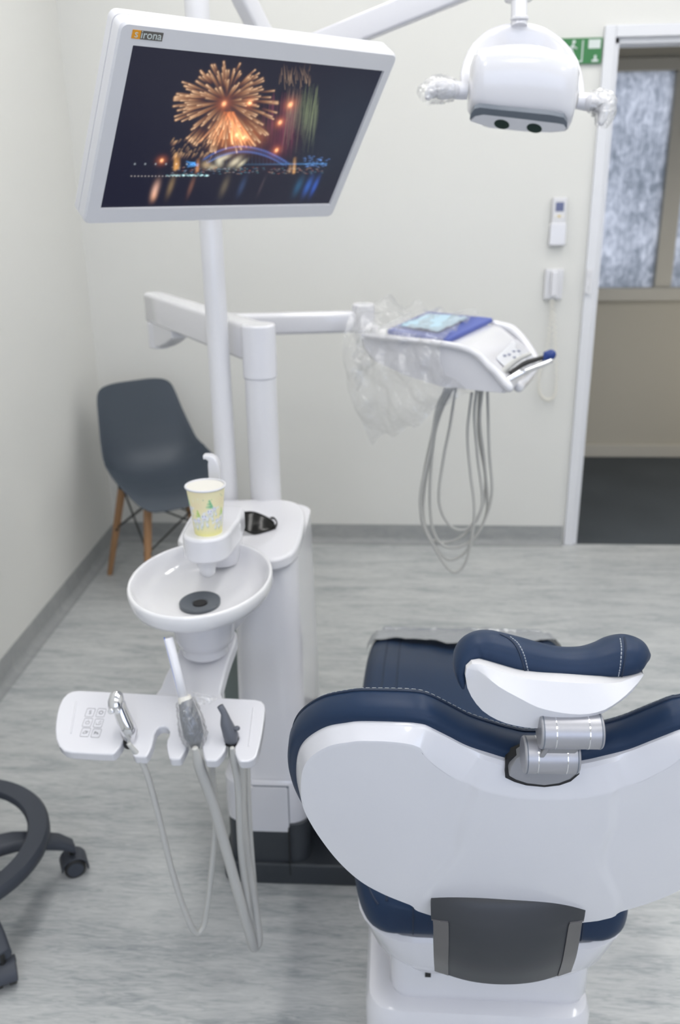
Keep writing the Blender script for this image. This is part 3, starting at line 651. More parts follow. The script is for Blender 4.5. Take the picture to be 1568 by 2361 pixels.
# ---------------------------------------------------------------- paper cup
zc = .947
c0 = atz(478, 1224, zc); c0 = V(.957, -2.236, zc)
cup = thing('paper_cup', 'yellow paper cup with white tooth characters standing on the basin platform', 'cup', c0)
RB, RT, HC = .0255, .0355, .091
P = Paint(300, 110, (.85, .79, .50))
for i in range(16): P.blob(random.random()*300, random.random()*90, 26, 14, (.86, .70, .46) if i % 2 else (.80, .82, .46), .35)
P.blob(150, 108, 400, 16, (.84, .80, .22), .6)
def tooth(x, y, s, a, hat=None):
    for dx, dy, r in ((0, 0, 1), (-.35, .0, .75), (.35, 0, .75)): P.blob(x+dx*s*9+.8, y+dy*s*9+1.5, 8*r*s, 10*r*s, (.28, .42, .22), .7, hard=3)
    for e in (-1, 1): P.seg(x+e*s*4+.8, y+8*s+1, x+e*s*7+.8, y+17*s+1, 3.2*s, (.28, .42, .22), (.28, .42, .22), .7)
    for dx, r in ((0, 1), (-.4, .8), (.4, .8)): P.blob(x+dx*s*9, y, 8*r*s, 10*r*s, (.82, .83, .90), 1, hard=3)
    for e in (-1, 1): P.seg(x+e*s*4, y+8*s, x+e*s*7, y+16*s, 3.2*s, (.82, .83, .90), (.82, .83, .90), 1); P.seg(x+e*9*s, y, x+e*16*s, y-3*s*e, 2.4*s, (.82, .83, .90), (.82, .83, .90), 1)
    for e in (-1, 1): P.blob(x+e*3.2*s, y-2*s, 1.2*s, 2.0*s, (.08, .12, .4), 1)
    P.seg(x-3*s, y+3*s, x+3*s, y+3*s, .8*s, (.5, .3, .35), (.5, .3, .35), .8)
    if hat:
        for i in range(9):
            ww = 9*s*(1-i/9); yy = y-9*s-i*2.1*s; P.seg(x-ww, yy, x+ww, yy, 1.4*s, hat if i % 3 else (.75, .85, .45), hat, 1)
for k in range(4):
    bx = 22+k*75
    tooth(bx-2, 74, .95, 0); tooth(bx+14, 72, 1.0, 0, (.42, .62, .12)); tooth(bx+33, 62, 1.2, 0); tooth(bx+50, 50, 1.1, 0, (.12, .48, .25)); tooth(bx+63, 44, .85, 0)
    for i in range(5): P.blob(bx+random.random()*60, 10+random.random()*22, 1.4, 1.4, random.choice([(.15,.3,.25), (.9,.9,.85), (.2,.5,.2)]), .9)
M['cupprint'] = attr_mat('cup_print', False, .45)
def cpt(x, y):
    a = -2*PI*x+1.15; r = RT+(RB-RT)*y; return c0+V(r*math.sin(a), r*math.cos(a), HC*(1-y))
wall = paint_grid('cup_wall', cpt, P, 'cupprint', cup)
lathe('cup_inside', c0, [(.001, .004), (RB-.001, .004), (RB-.0008, .006), (RT-.001, HC-.001), (RT-.0006, HC)], 'cream', cup, angle=60)
rim = []
for j in range(64):
    a = 2*PI*j/64; e = V(math.cos(a), math.sin(a), 0); rim.append([c0+e*(RT+.0008+.0021*math.cos(b))+V(0,0,HC+.0005+.0021*math.sin(b)) for b in [2*PI*q/8 for q in range(8)]])
rim.append(rim[0]); mk('rolled_rim', *loft_g(rim, False), 'white2', cup, angle=0)

# ---------------------------------------------------------------- dark safety glasses
gz = .831; gc = aty(570, 1218, -1.925)
gl = thing('safety_glasses', 'dark wraparound safety glasses lying on the unit top beside the cup platform', 'glasses', V(gc.x, -1.95, gz))
gb = atz(592, 1233, gz); gn = V(0, -math.cos(math.radians(42)), math.sin(math.radians(42)))
LO = [(549,1190),(557,1187),(566,1185),(585,1183),(606,1187),(620,1192),(629,1198),(631,1206),(628,1215),(612,1224),(592,1233),(574,1231),(560,1223),(552,1207)]
lo_ = [atp(x, y, gb, gn) for x, y in LO]; lo_ = resample(spline(lo_, 4, True), 56); lc_ = sum(lo_, V(0,0,0))/56; mx_ = atp(545, 1200, gb, gn).x
def lensrings(sgn):
    R_ = []
    for s in (1, .8, .6, .4, .2, 0):
        ring = []
        for p in lo_:
            q_ = lc_.lerp(p, s); d = (q_.x-mx_); q2 = q_+gn*(.012-5.0*d*d); q2.x = mx_+sgn*d; q2.z = max(q2.z, gz+.0015); ring.append(q2)
        R_.append(ring)
    return R_
for s in (1, -1):
    v, f = loft_g(lensrings(s), False); mk('lens', v, f, 'glasstint', gl, solid=.002, angle=0)
    ri = lensrings(s)[0]; e = max(ri, key=lambda p: s*p.x)
    tube('temple_arm', spline([e, e+V(s*.002, .02, .004), e+V(-s*.010, .055, .002), e+V(-s*.028, .085, -.012)], 5), [.004, .003, .0025], 'black', gl, round_ends=True, asp=.5)
    q = lc_+gn*.004; q = V(mx_+s*.010, q.y+.006, q.z-.006); tube('nose_pad', [q, q+V(s*.004, .010, -.004)], .0026, 'black', gl, round_ends=True)
    tube('brow_bar', [p+gn*.001 for p in ri[:24:2]], .0016, 'black', gl, n=8)

# ---------------------------------------------------------------- screen on the pole
sw_, sh_ = .500, .281
ctr = CP+(V(1.056, -2.172, 1.629)-CP)*(sw_/.477)
su = V(.726, .687, -.013).normalized(); sn = V(.561, -.604, -.566); sn = (sn-su*sn.dot(su)).normalized(); sv = sn.cross(su)
mo = thing('monitor', 'white framed screen showing orange fireworks, mounted on the tall white pole', 'monitor', ctr)
fw, fh = None, None
def onscr(px, py): p = atp(px, py, ctr, sn)-ctr; return p.dot(su), p.dot(sv)
co = [onscr(*p) for p in ((268, 42), (917, 131), (768, 496), (202, 524))]
fl_, frt, ft, fb_ = (co[0][0]+co[3][0])/2, (co[1][0]+co[2][0])/2, (co[0][1]+co[1][1])/2, (co[2][1]+co[3][1])/2
sc4 = [onscr(*p) for p in ((305, 101), (888, 168), (760, 468), (234, 488))]
xl, xr, yt, yb = (sc4[0][0]+sc4[3][0])/2, (sc4[1][0]+sc4[2][0])/2, (sc4[0][1]+sc4[1][1])/2, (sc4[2][1]+sc4[3][1])/2
def sp_(x, y, h): return ctr+su*x+sv*y+sn*h
def fring(ins, h, r, x0=None): 
    a = (fl_+frt)/2; b = (ft+fb_)/2; return [sp_(x, y, h) for x, y in rrect(a, b, frt-fl_-2*ins, ft-fb_-2*ins, r, 4)]
def sring(ins, h, r):
    a = (xl+xr)/2; b = (yt+yb)/2; return [sp_(x, y, h) for x, y in rrect(a, b, xr-xl-2*ins, yt-yb-2*ins, r, 4)]
rings = [fring(.02, -.046, .01), fring(.004, -.044, .012), fring(0, -.040, .012), fring(0, -.0255, .012), fring(.0015, -.025, .012), fring(.0015, -.0235, .012), fring(0, -.023, .012), fring(0, -.004, .012), fring(.0025, .0, .011), sring(-.0005, .0, .001), sring(.0, -.004, .0008), sring(.002, -.005, .0008)]
mk('monitor_frame', *loft_g(rings, True), 'white2', mo, angle=32)
nx, ny = 480, 300
P = Paint(nx, ny, (.0065, .0065, .018))
def q(px, py):
    x, y = onscr(px, py); return (x-xl)/(xr-xl)*nx, (yt-y)/(yt-yb)*ny
def pseg(a, b, w, c0, c1, k=1, add=True): P.seg(*q(*a), *q(*b), w, c0, c1, k, add)
def pblob(a, rx, ry, c, k=1, ang=0): x, y = q(*a); P.blob(x, y, rx, ry, c, k, True, ang)
R_ = random.Random(3)
pblob((800, 300), 130, 150, (.004, .009, .012)); pblob((530, 250), 46, 50, (.05, .018, .010)); pblob((545, 315), 44, 34, (.42, .13, .03)); pblob((650, 330), 36, 46, (.06, .006, .012)); pblob((590, 320), 30, 24, (.16, .045, .01))
for i in range(46):                                   # red fall
    x = 610+R_.random()*80; y = 215+R_.random()*40; pseg((x, y), (x-12+R_.random()*8, y+60+R_.random()*55), 1.5, (.10, .02, .03), (.03, .006, .012), .5)
for i in range(150):                                  # green and gold willow
    x = 665+R_.random()*75; y = 195+R_.random()*70; L_ = 40+R_.random()*60; g_ = (.10, .12, .055) if x > 700 else (.12, .075, .05)
    pseg((x, y), (x-L_*.14, y+L_), 1.0, g_, (.03, .035, .02), .35+.3*R_.random())
for i in range(34):
    x = 645+R_.random()*75; y = 150+R_.random()*30; pseg((x, y), (x+(-5+R_.random()*12), y+14+R_.random()*22), 1.1, (.16, .09, .05), (.22, .15, .09), .45)
for i in range(210):                                  # big burst
    a = R_.random()*2*PI; cx_, cy_ = 523, 238; R0 = 10+R_.random()**.8*78; R1 = min(120, R0+22+R_.random()*34)
    dx, dy = math.cos(a), math.sin(a); k = 1.0 if dy < .3 else .9; drop = .0009
    p0 = (cx_+dx*R0, cy_+dy*R0*.92+R0*R0*drop); p1 = (cx_+dx*R1, cy_+dy*R1*.88+R1*R1*drop)
    P.seg(*q(*p0), *q(*p1), 1.7+R_.random()*.7, (.13, .035, .018), (.46, .25, .13), .8)
    pm = (p0[0]*.25+p1[0]*.75, p0[1]*.25+p1[1]*.75); pseg(pm, p1, 1.2, (.10, .08, .06), (.34, .28, .20), .7)
for i in range(34):
    a = -.3+R_.random()*.6; pseg((523+R_.random()*30-10, 262), (525+math.sin(a*3.2)*78, 320+R_.random()*22), 1.8, (.30, .08, .02), (.46, .22, .10), .6)
for i in range(70):
    x, y = 395+R_.random()*90, 325+R_.random()*48; pseg((x, y), (x+6, y-9), 1.5, (.24, .12, .06), (.32, .2, .1), .5)
for x, y, s in ((519, 242, 4.5), (578, 240, 4), (672, 244, 5), (648, 285, 4.5), (548, 314, 4), (564, 320, 3), (640, 349, 4), (375, 373, 3.5)): pblob((x, y), s, s*1.2, (1.2, .55, .25)); pblob((x, y), s*3, s*3, (.28, .07, .02))
def arch(x0, y0, xm, ym, x1, y1, w, c, k):
    pr = None
    for i in range(41):
        t = i/40; p = ((1-t)**2*x0+2*t*(1-t)*xm+t*t*x1, (1-t)**2*y0+2*t*(1-t)*ym+t*t*y1)
        if pr: pseg(pr, p, w, c, c, k)
        pr = p
arch(470, 372, 560, 306, 668, 380, 2.2, (.04, .10, .30), .6); arch(482, 378, 566, 324, 655, 383, 1.8, (.04, .10, .28), .5)
for i in range(44):
    t = i/43; x = 478+t*182; yy = 345+((x-568)/100)**2*32; pseg((x, yy), (x+2, yy+8+6*t), .8, (.05, .12, .34), (.04, .1, .3), .6)
    if i % 2: pseg((x, yy+10), (x, 381), .7, (.02, .04, .07), (.02, .04, .07), .6)
pseg((560, 382), (755, 380), 1.8, (.03, .10, .16), (.05, .18, .40), .8)
for (x, y, rx, ry, an, cc) in ((478, 382, 10, 9, .2, (.42, .30, .16)), (508, 376, 8, 12, -.5, (.55, .50, .36)), (520, 366, 14, 6, -.45, (.55, .50, .36)), (544, 376, 8, 15, .75, (.66, .58, .40)), (559, 380, 5, 12, .7, (.60, .54, .36)), (493, 388, 10, 6, 0, (.4, .34, .22))): pblob((x, y), rx, ry, cc, .85, an)
for x, y0, y1, c in ((408, 358, 392, (.62, .30, .07)), (414, 366, 390, (.5, .24, .06)), (459, 372, 396, (.5, .22, .08)), (682, 368, 400, (.55, .30, .10)), (672, 382, 398, (.3, .16, .06))): pseg((x, y0), (x-2, y1), 3.2, c, c, .9)
for i in range(26): pseg((428+R_.random()*28, 374+R_.random()*12), (432+R_.random()*28, 376+R_.random()*12), 1.2, (.03, .12, .28), (.03, .12, .28), .7)
for i in range(170):
    x = 395+R_.random()*355; y = 388+R_.random()*16; c = R_.choice([(.16, .05, .03), (.14, .12, .12), (.05, .09, .14), (.22, .16, .12), (.05, .14, .16)]); pseg((x, y), (x+4, y), 1.1, c, c, .7)
for i in range(60): x = 385+R_.random()*95; pseg((x, 405+R_.random()*4), (x+4, 406+R_.random()*3), 1.2, (.10, .26, .28), (.22, .3, .3), .7)
for i in range(16):
    x = 305+i*8; pblob((x, 409), 1.6, 1.6, (.35, .32, .3), .9)
    if i % 3 == 0: pblob((x+8, 381), 1.8, 2.2, (.3, .34, .36), .9)
for i in range(40): x = 700+R_.random()*58; y = 362+R_.random()*25; pseg((x, y), (x+5, y), 1.3, (.04, .12, .32), (.08, .16, .36), .7)
pblob((360, 440), 7, 20, (.62, .36, .26), .9, .06); pblob((357, 455), 6, 12, (.45, .22, .12), .8)
for x, c, w in ((396, (.18, .12, .05), 6), (443, (.14, .06, .03), 5), (520, (.10, .08, .045), 8), (560, (.02, .04, .09), 7), (605, (.03, .02, .02), 4), (690, (.01, .07, .14), 9), (712, (.02, .09, .36), 8), (728, (.02, .08, .38), 6)): pblob((x, 432), w, 24, c, .9, .06)
M['picture'] = attr_mat('screen_picture', True, .3, .95)
pic = paint_grid('screen', lambda x, y: sp_(xl+.0005+(xr-xl-.001)*x, yt-.0005-(yt-yb-.001)*y, -.0042), P, 'picture', mo, label='lit fireworks picture')
# maker's plate with lettering
l0, l1 = onscr(306, 69), onscr(373, 94)
lw, lh = l1[0]-l0[0], .0125; ly = (l0[1]+l1[1])/2; lx = l0[0]
def lbox(nm, x0, x1, m): return mk(nm, *obox_g(sp_((x0+x1)/2, ly, .0004), su, sv, sn, x1-x0, lh, .0008), m, mo, smooth=False)
lbox('logo_square', lx, lx+lw*.27, 'orange'); lbox('logo_bar', lx+lw*.27, lx+lw, 'logogrey')
text_mesh('logo_letters', 's', .0165, sp_(lx+lw*.135, ly+.0008, .0009), su, sv, 'signwhite', mo); text_mesh('logo_letters', 'irona', .0165, sp_(lx+lw*.62, ly+.0005, .0009), su, sv, 'signwhite', mo)
bk = ctr-sn*.05; mpz = V(.889, -1.705, 1.60)
tube('mount_arm', [mpz, bk-sn*.02], .018, 'enamel', mo, n=20); cyl('mount_plate', bk, sn, .05, .016, 'white2', mo); cyl('pole_clamp', mpz, uz, .034, .07, 'white2', mo, bevel=.004)

# ---------------------------------------------------------------- operating lamp
lt = 1.74
def lp(px, py, dt=0): return atd(px, py, lt+dt)
lc = lp(1207, 200)
la = thing('operating_lamp', 'white dental operating lamp with side handles hanging from its arm', 'lamp', lc)
k_ = lt/FPX
ax_ = (CR*math.cos(-.105)+CU*math.sin(-.105)).normalized(); hn = (V(-_f.x, -_f.y, 0).normalized()-uz*.16).normalized(); hn = (hn-ax_*hn.dot(ax_)).normalized(); hv = hn.cross(ax_)
def lq(px, py, h=0): return atp(px, py, lc+hn*h, hn)
# head: rounded barrel, wide, bending down to the light window
cols = []
out_t = [(1084, 150), (1100, 118), (1130, 108), (1165, 103), (1210, 102), (1250, 107), (1290, 120), (1320, 135), (1334, 160)]
out_b = [(1078, 246), (1082, 262), (1115, 290), (1160, 297), (1210, 302), (1255, 304), (1285, 303), (1308, 296), (1325, 250)]
n = 25
T_ = spline([V(a, b, 0) for a, b in out_t], 6); B_ = spline([V(a, b, 0) for a, b in out_b], 6)
rings = []
for i in range(n):
    u = i/(n-1); tp_ = lerpl(T_, u); bt = lerpl(B_, u); e = (1-abs(2*u-1)**5)**.5 if abs(2*u-1) < 1 else 0; e = max(e, .30)
    a, b = lq(tp_.x, tp_.y), lq(bt.x, bt.y); c = (a+b)/2; hh = (a-b).length/2; up = (a-b).normalized(); ring = []
    for x, y in ((0, 1), (.45, .985), (.78, .86), (.95, .55), (1, .2), (.98, -.2), (.90, -.50), (.74, -.665), (.5, -.86), (.25, -.985), (-.2, -1), (-.6, -.85), (-.85, -.4), (-.9, .2), (-.7, .7), (-.35, .95)):
        ring.append(c+up*(hh*y)+hn*(.055*e*x))
    rings.append([p for p in spline(ring, 3, True)])
head = loft('lamp_head', rings, 'white', la, angle=60)
# grey light window strip and the pale underside plate with two lenses
ws = [(1083, 277), (1086, 262), (1094, 251), (1106, 248), (1160, 254), (1220, 260), (1270, 265), (1300, 271), (1308, 283), (1307, 300), (1300, 287), (1285, 284), (1220, 276), (1160, 269), (1115, 264), (1095, 268)]
if hv.z < 0: hv = -hv
wn2 = (hn*.80-hv*.60).normalized()
def lower(px, py, d=0): return atp(px, py, lc+hn*.0565-hv*.056+wn2*d, wn2)
prism('light_window', [lower(x, y, .001) for x, y in ws], -wn2*.012, 'lampgrey', la, .0)
un = (hn*.55-hv*.83).normalized()
pl_ = [(1084, 279), (1096, 268), (1115, 265), (1160, 270), (1220, 277), (1285, 285), (1300, 288), (1306, 296), (1300, 302), (1260, 305), (1200, 302), (1150, 296), (1110, 288)]
prism('underside_plate', [lower(x, y, .0015) for x, y in pl_], -wn2*.008, 'white2', la, .0)
for x, y in ((1157, 287), (1232, 296)):
    p = lower(x, y, .0022); 
    e = [p+(lower(x+10, y+1.2, .0022)-p)*(1.75*math.cos(a))+(lower(x, y+10, .0022)-p)*(1.05*math.sin(a)) for a in [2*PI*j/32 for j in range(32)]]
    mk('lamp_lens', *loft_g([e, [q_-wn2*.004 for q_ in e]]), 'lens', la, smooth=False)
# yoke arc behind the head and stem
arc = spline([lp(px, py, .05) for px, py in ((1062, 200), (1063, 165), (1080, 118), (1112, 80), (1150, 60), (1197, 53), (1245, 60), (1290, 85), (1325, 125), (1342, 170), (1348, 215))], 6)
N = len(arc); rings = []
for i, p in enumerate(arc):
    t = (arc[min(i+1, N-1)]-arc[max(i-1, 0)]).normalized(); u = t.cross(hn).normalized(); w = .007+.030*math.sin(PI*i/(N-1))
    inn = u if (lc-p).dot(u) > 0 else -u
    rings.append([p+inn*(w+a*w)+hn*(b*.016-.010) for a, b in rrect(0, 0, 2, 2, .45, 4)])
loft('yoke', rings, 'white', la, angle=60)
for side, path, rad in ((-1, ((1078, 210), (1062, 209), (1042, 207)), [.0155, .0165, .0165]), (1, ((1330, 232), (1350, 235), (1366, 236)), [.0155, .0165, .0165])):
    tube('pivot', [lp(x, y, .01) for x, y in path], rad, 'white', la, n=28)
hl = spline([lp(x, y, 0) for x, y in ((1042, 207), (1020, 206), (1004, 205), (992, 216), (988, 222))], 5)
h1 = tube('handle', hl, [.0165, .019, .017, .012, .008], 'white2', la, n=24, round_ends=True)
hr = spline([lp(x, y, 0) for x, y in ((1366, 236), (1378, 236), (1390, 244), (1392, 262), (1386, 280))], 5)
h2 = tube('handle', hr, [.0165, .019, .017, .012, .008], 'white2', la, n=24, round_ends=True)
def wrap(path, R, par, seed):
    rr = []; 
    for i, p in enumerate(path):
        t = (path[min(i+1, len(path)-1)]-path[max(i-1, 0)]).normalized(); u = t.cross(V(0,0,1)); u = (u if u.length > .1 else t.cross(V(0,1,0))).normalized(); w = t.cross(u); Rr = lerpl(R, i/(len(path)-1))
        rr.append([p+(u*math.cos(2*PI*j/40)+w*math.sin(2*PI*j/40))*(Rr*(1+.22*noise.noise(V(j*.7, i*.7, seed))+.05*math.sin(j*2.3))) for j in range(40)])
    return loft('plastic_wrap', rr, 'film', par, cap=False, angle=0, label='crumpled clear plastic sleeve')
wrap(spline([lp(x, y) for x, y in ((1050, 208), (1028, 206), (1008, 206), (988, 214), (976, 226))], 5), [.019, .024, .026, .022, .018], h1, 1)
wrap(spline([lp(x, y) for x, y in ((1358, 235), (1376, 236), (1392, 244), (1394, 266), (1386, 290))], 5), [.019, .024, .026, .020, .012], h2, 5)
stt = [lp(1197, 62, .05), lp(1197, 30, .05), lp(1197, -40, .05)]
tube('stem', stt, [.0165, .0165, .0165], 'white', la, n=32)
cyl('stem_ring', stt[0]+uz*.015, uz, .0185, .006, 'white2', la, 32, bevel=.0015)
# lamp arm: pole head, lower arm, elbow behind the screen, upper arm to the lamp stem
lam = thing('lamp_arm', 'white jointed arm behind the screen, rising to the right towards the lamp', 'lamp arm', V(.889, -1.705, 2.09))
J = aty(640, 150, -1.52); LT = stt[-1]
cyl('pole_cap', V(.889, -1.705, 2.10), uz, .032, .05, 'white', lam, bevel=.005)
slab('lower_arm', V(.889, -1.705, 2.10), V(J.x, J.y, J.z), .040, .040, .042, .042, 'enamel', lam, .008)
cyl('elbow', J, uz, .034, .10, 'white', lam, bevel=.006)
LB = aty(1180, -75, LT.y)
slab('upper_arm', J+uz*.005, LB+(LB-J)*.02, .036, .036, .055, .05, 'white', lam, .007)
cyl('elbow', LT+uz*.01, uz, .028, .09, 'white', lam, bevel=.005)
# ---------------------------------------------------------------- instrument table on the spring arm
tz = 1.158
A, B, Cc, D_ = (atz(x, y, tz) for x, y in ((829, 779), (1072, 806), (1142, 748), (906, 738)))
tb_ = thing('instrument_table', 'white swinging instrument table wrapped in plastic, with looped grey hoses', 'instrument table', (A+B+Cc+D_)/4)
e0 = (B-A).normalized(); e1_ = (Cc-B).normalized(); nn_ = e0.cross(uz).normalized()
# body profile in the vertical plane through A and B, matched at the rear through D and C
front = [atp(x, y, A, nn_) for x, y in ((829, 779), (840, 775), (1060, 801), (1078, 806), (1130, 848), (1172, 892), (1174, 903), (1164, 909), (1120, 905), (1015, 893), (930, 866), (858, 832), (833, 800))]
w_ = (Cc-B); w_.z = 0
rear = [p+w_*.92+e0*(.02 if i in (2,3,4,5,6,7,8) else 0) for i, p in enumerate(front)]
def mids(a, b, k, ins): c = sum(a, V(0,0,0))/len(a); return [p.lerp(q_, k)+((c-p)*ins if True else 0) for p, q_ in zip(a, b)]
loft('table_body', [mids(front, rear, 0, .05), mids(front, rear, .02, .012), mids(front, rear, .06, 0), mids(front, rear, .94, 0), mids(front, rear, .98, .012), mids(front, rear, 1, .05)], 'white', tb_, angle=30)
# raised white edge band and arch handle
bd = spline([p+nn_*.004 for p in (front[1]+uz*.002, front[2]+uz*.002, front[4]+uz*.003+e0*.002, front[5]+e0*.004)], 8)
tube('edge_band', bd, [.006, .009, .011, .012], 'white', tb_, n=16, round_ends=True)
hnd = spline([Cc+e0*.00+uz*.0, atd(1180, 762, depth(Cc)), atd(1212, 795, depth(Cc)-.03), atd(1234, 832, depth(Cc)-.08), atd(1225, 862, depth(Cc)-.13), atd(1196, 892, depth(B)+.06)], 6)
tube('arch_handle', hnd, [.012, .016, .014, .012, .012, .014], 'white', tb_, n=16, round_ends=True)
prism('control_panel', [front[4]+w_*.20+uz*.006, front[4]+w_*.80+uz*.006, front[5]+w_*.80+uz*.006, front[5]+w_*.20+uz*.006], uz*.006, 'frame', tb_, .003)
for i, (a, b) in enumerate(((.35, .2), (.45, .3), (.6, .35), (.7, .5), (.5, .55), (.65, .7))):
    cyl('panel_button', front[4].lerp(front[5], b)+w_*a+uz*.013, uz, .006, .003, 'lcd', tb_, 16, bevel=.0005)
cyl('arm_hub', aty(838, 733, pe.y)+V(0,0,0), uz, .034, .085, 'white', tb_, bevel=.008)
tube('arm_neck', [V(pe.x+.02, pe.y, 1.150), (A+D_)/2+e0*.03+uz*-.03], .022, 'white', tb_, n=24)
hk = A.lerp(B, .78)+w_*.30
box('hose_block', (hk.x-.02, hk.y-.05, tz-.115), (hk.x+.03, hk.y+.03, tz-.075), 'lampgrey', tb_, .006)
yh = A.lerp(B, .8).y+w_.y*.30
L1_ = [((1030,895),(1009,936),(998,997),(991,1044),(973,1115),(969,1169),(980,1219),(1001,1261),(1023,1298),(1046,1319),(1068,1306),(1084,1261),(1094,1176),(1084,1086),(1078,997),(1088,905)),
 ((1051,895),(1037,983),(1023,1054),(1012,1133),(1017,1176),(1037,1211),(1062,1222),(1086,1212),(1112,1160),(1101,1051),(1094,961),(1099,900)),
 ((1036,895),(1012,950),(996,1051),(991,1158),(1001,1229),(1030,1261),(1076,1254),(1112,1211),(1134,1140),(1128,1033),(1124,900)),
 ((1044,895),(1010,970),(982,1104),(976,1194),(998,1250),(1030,1289),(1066,1280),(1094,1243),(1123,1176),(1117,1069),(1106,970),(1112,900)),
 ((1026,895),(1002,980),(978,1090),(970,1180),(984,1232),(1014,1250),(1060,1240),(1104,1190),(1120,1110),(1104,1000),(1106,900))]
for i, Lp in enumerate(L1_):
    hose('hose', Lp, .0042, 'hose', tb_, yh+.01*i, yh-.02+.012*i, n=10)
# instruments lying in the table rests
for i, (nm, lb, pts, r, m) in enumerate((('scaler_handpiece', 'silver handpiece lying lowest in the right rests of the instrument table', ((1168, 878), (1205, 858), (1240, 844), (1270, 832)), [.006, .009, .008, .006], 'chrome'),
      ('turbine_handpiece', 'slim handpiece with a dark blue head at the right end of the instrument table', ((1178, 858), (1210, 838), (1240, 828), (1262, 822)), [.005, .007, .006, .005], 'black2'),
      ('air_syringe', 'pale grey syringe resting innermost beside the table control panel', ((1150, 868), (1172, 846), (1196, 828), (1222, 816)), [.007, .008, .007, .005], 'hose'))):
    t = thing(nm, lb, 'handpiece', atd(*pts[0], depth(B)-.02+.02*i))
    tube('handle', spline([atd(x, y, depth(B)-.02+.02*i) for x, y in pts], 6), r, m, t, n=18, round_ends=True)
    if i == 1: tube('head', [atd(1256, 830, depth(B)), atd(1262, 822, depth(B)), atd(1270, 818, depth(B)-.004)], [.007, .0145, .0135], 'blue', t, n=20, round_ends=True, label='dark blue head')
# blue wrapped kit on top, with a paper pouch
kt = tz+.004
K = [atz(x, y, kt) for x, y in ((893, 771), (1032, 794), (1136, 744), (985, 728))]
kit = thing('instrument_kit', 'blue wrapped instrument kit lying under film on the instrument table', 'instrument kit', sum(K, V(0,0,0))/4)
prism('tray_wrap', K, V(0,0,.014), 'bluewrap', kit, .004)
g = G(); rows = []
for i in range(12):
    row = []
    for j in range(12):
        a, b = .14+.62*i/11, .12+.66*j/11; p = K[0].lerp(K[1], a).lerp(K[3].lerp(K[2], a), b); row.append(p+V(0,0,.019+.012*abs(noise.noise(V(i*.45, j*.45, 2)))))
    rows.append(row)
mk('paper_pouch', *loft_g(rows, False, False), 'palewrap', kit, solid=.002, angle=0)
# clear film over the table
fm = thing('plastic_cover', 'crumpled clear plastic film draped over the left side of the instrument table', 'plastic cover', A)
def filmpt(a, b):                                         # a along A->B, b from rear over the front edge and down
    base = A.lerp(B, -.10+a*.92)
    nz = noise.noise(V(a*5, b*6, 4)); n2 = noise.noise(V(a*13, b*13, 8))
    if b < .5:
        p = base+w_*(1.02-b*2*1.05); hgt = .018+.045*max(0, nz+.25)*(1-a*.3)+.012*n2
        if a < .45 : hgt += .045*math.sin(PI*b*1.6)*(1-a/.45)
        return p+uz*hgt
    q_ = (b-.5)*2; ln = .30*(1-.62*a)*(1+.18*nz)
    return base+nn_*(.022+.030*q_*(1-q_)*2+.026*nz+.008*n2)-uz*(q_*ln-.010)-e0*(.0*q_)+e0*(.09*q_*q_)
rows = [[filmpt(i/44, j/59) for j in range(60)] for i in range(45)]
mk('film', *loft_g(rows, False, False), 'film', fm, angle=0)
def fil2(a, b):
    p = A.lerp(D_, a)-e0*(.015+.02*noise.noise(V(a*6, b*6, 1))); return p-uz*(b*.17*(1-.5*a)-.02)+nn_*(.02*noise.noise(V(b*7, a*5, 3)))
mk('film_fold', *loft_g([[fil2(i/20, j/24) for j in range(25)] for i in range(21)], False, False), 'film', fm, angle=0)

# ---------------------------------------------------------------- patient chair
dc = thing('dental_chair', 'white and navy dental chair seen from behind, backrest and headrest raised', 'dental chair', (1.468, -2.45, 0))
# pedestal
def blk(name, x0, x1, y0, y1, zs, m, r=.05, par=dc):      # zs: list of (z, inset)
    return loft(name, [colring(z, x0+i, x1-i, y0+i, y1-i, max(.006, r-i*.5)) for z, i in zs], m, par, angle=30)
blk('pedestal_base', 1.262, 1.652, -2.640, -1.98, [(0, .012), (.006, .004), (.02, 0), (.205, .0), (.222, .006), (.23, .02)], 'white')
blk('pedestal_column', 1.304, 1.644, -2.615, -2.10, [(.20, .012), (.232, .004), (.245, 0), (.335, 0), (.345, .008)], 'white', .03)
loft('seat_shell', [colring(z, *a) for z, a in ((.325, (1.335, 1.605, -2.64, -2.05, .05)), (.335, (1.315, 1.625, -2.655, -2.0, .06)), (.37, (1.275, 1.665, -2.672, -1.96, .08)), (.425, (1.250, 1.690, -2.68, -1.95, .09)), (.432, (1.256, 1.684, -2.675, -1.95, .09)))], 'white', dc, angle=40)
box('pedestal_slot', (1.364, -2.6175, .284), (1.374, -2.60, .332), 'black', dc, .0)
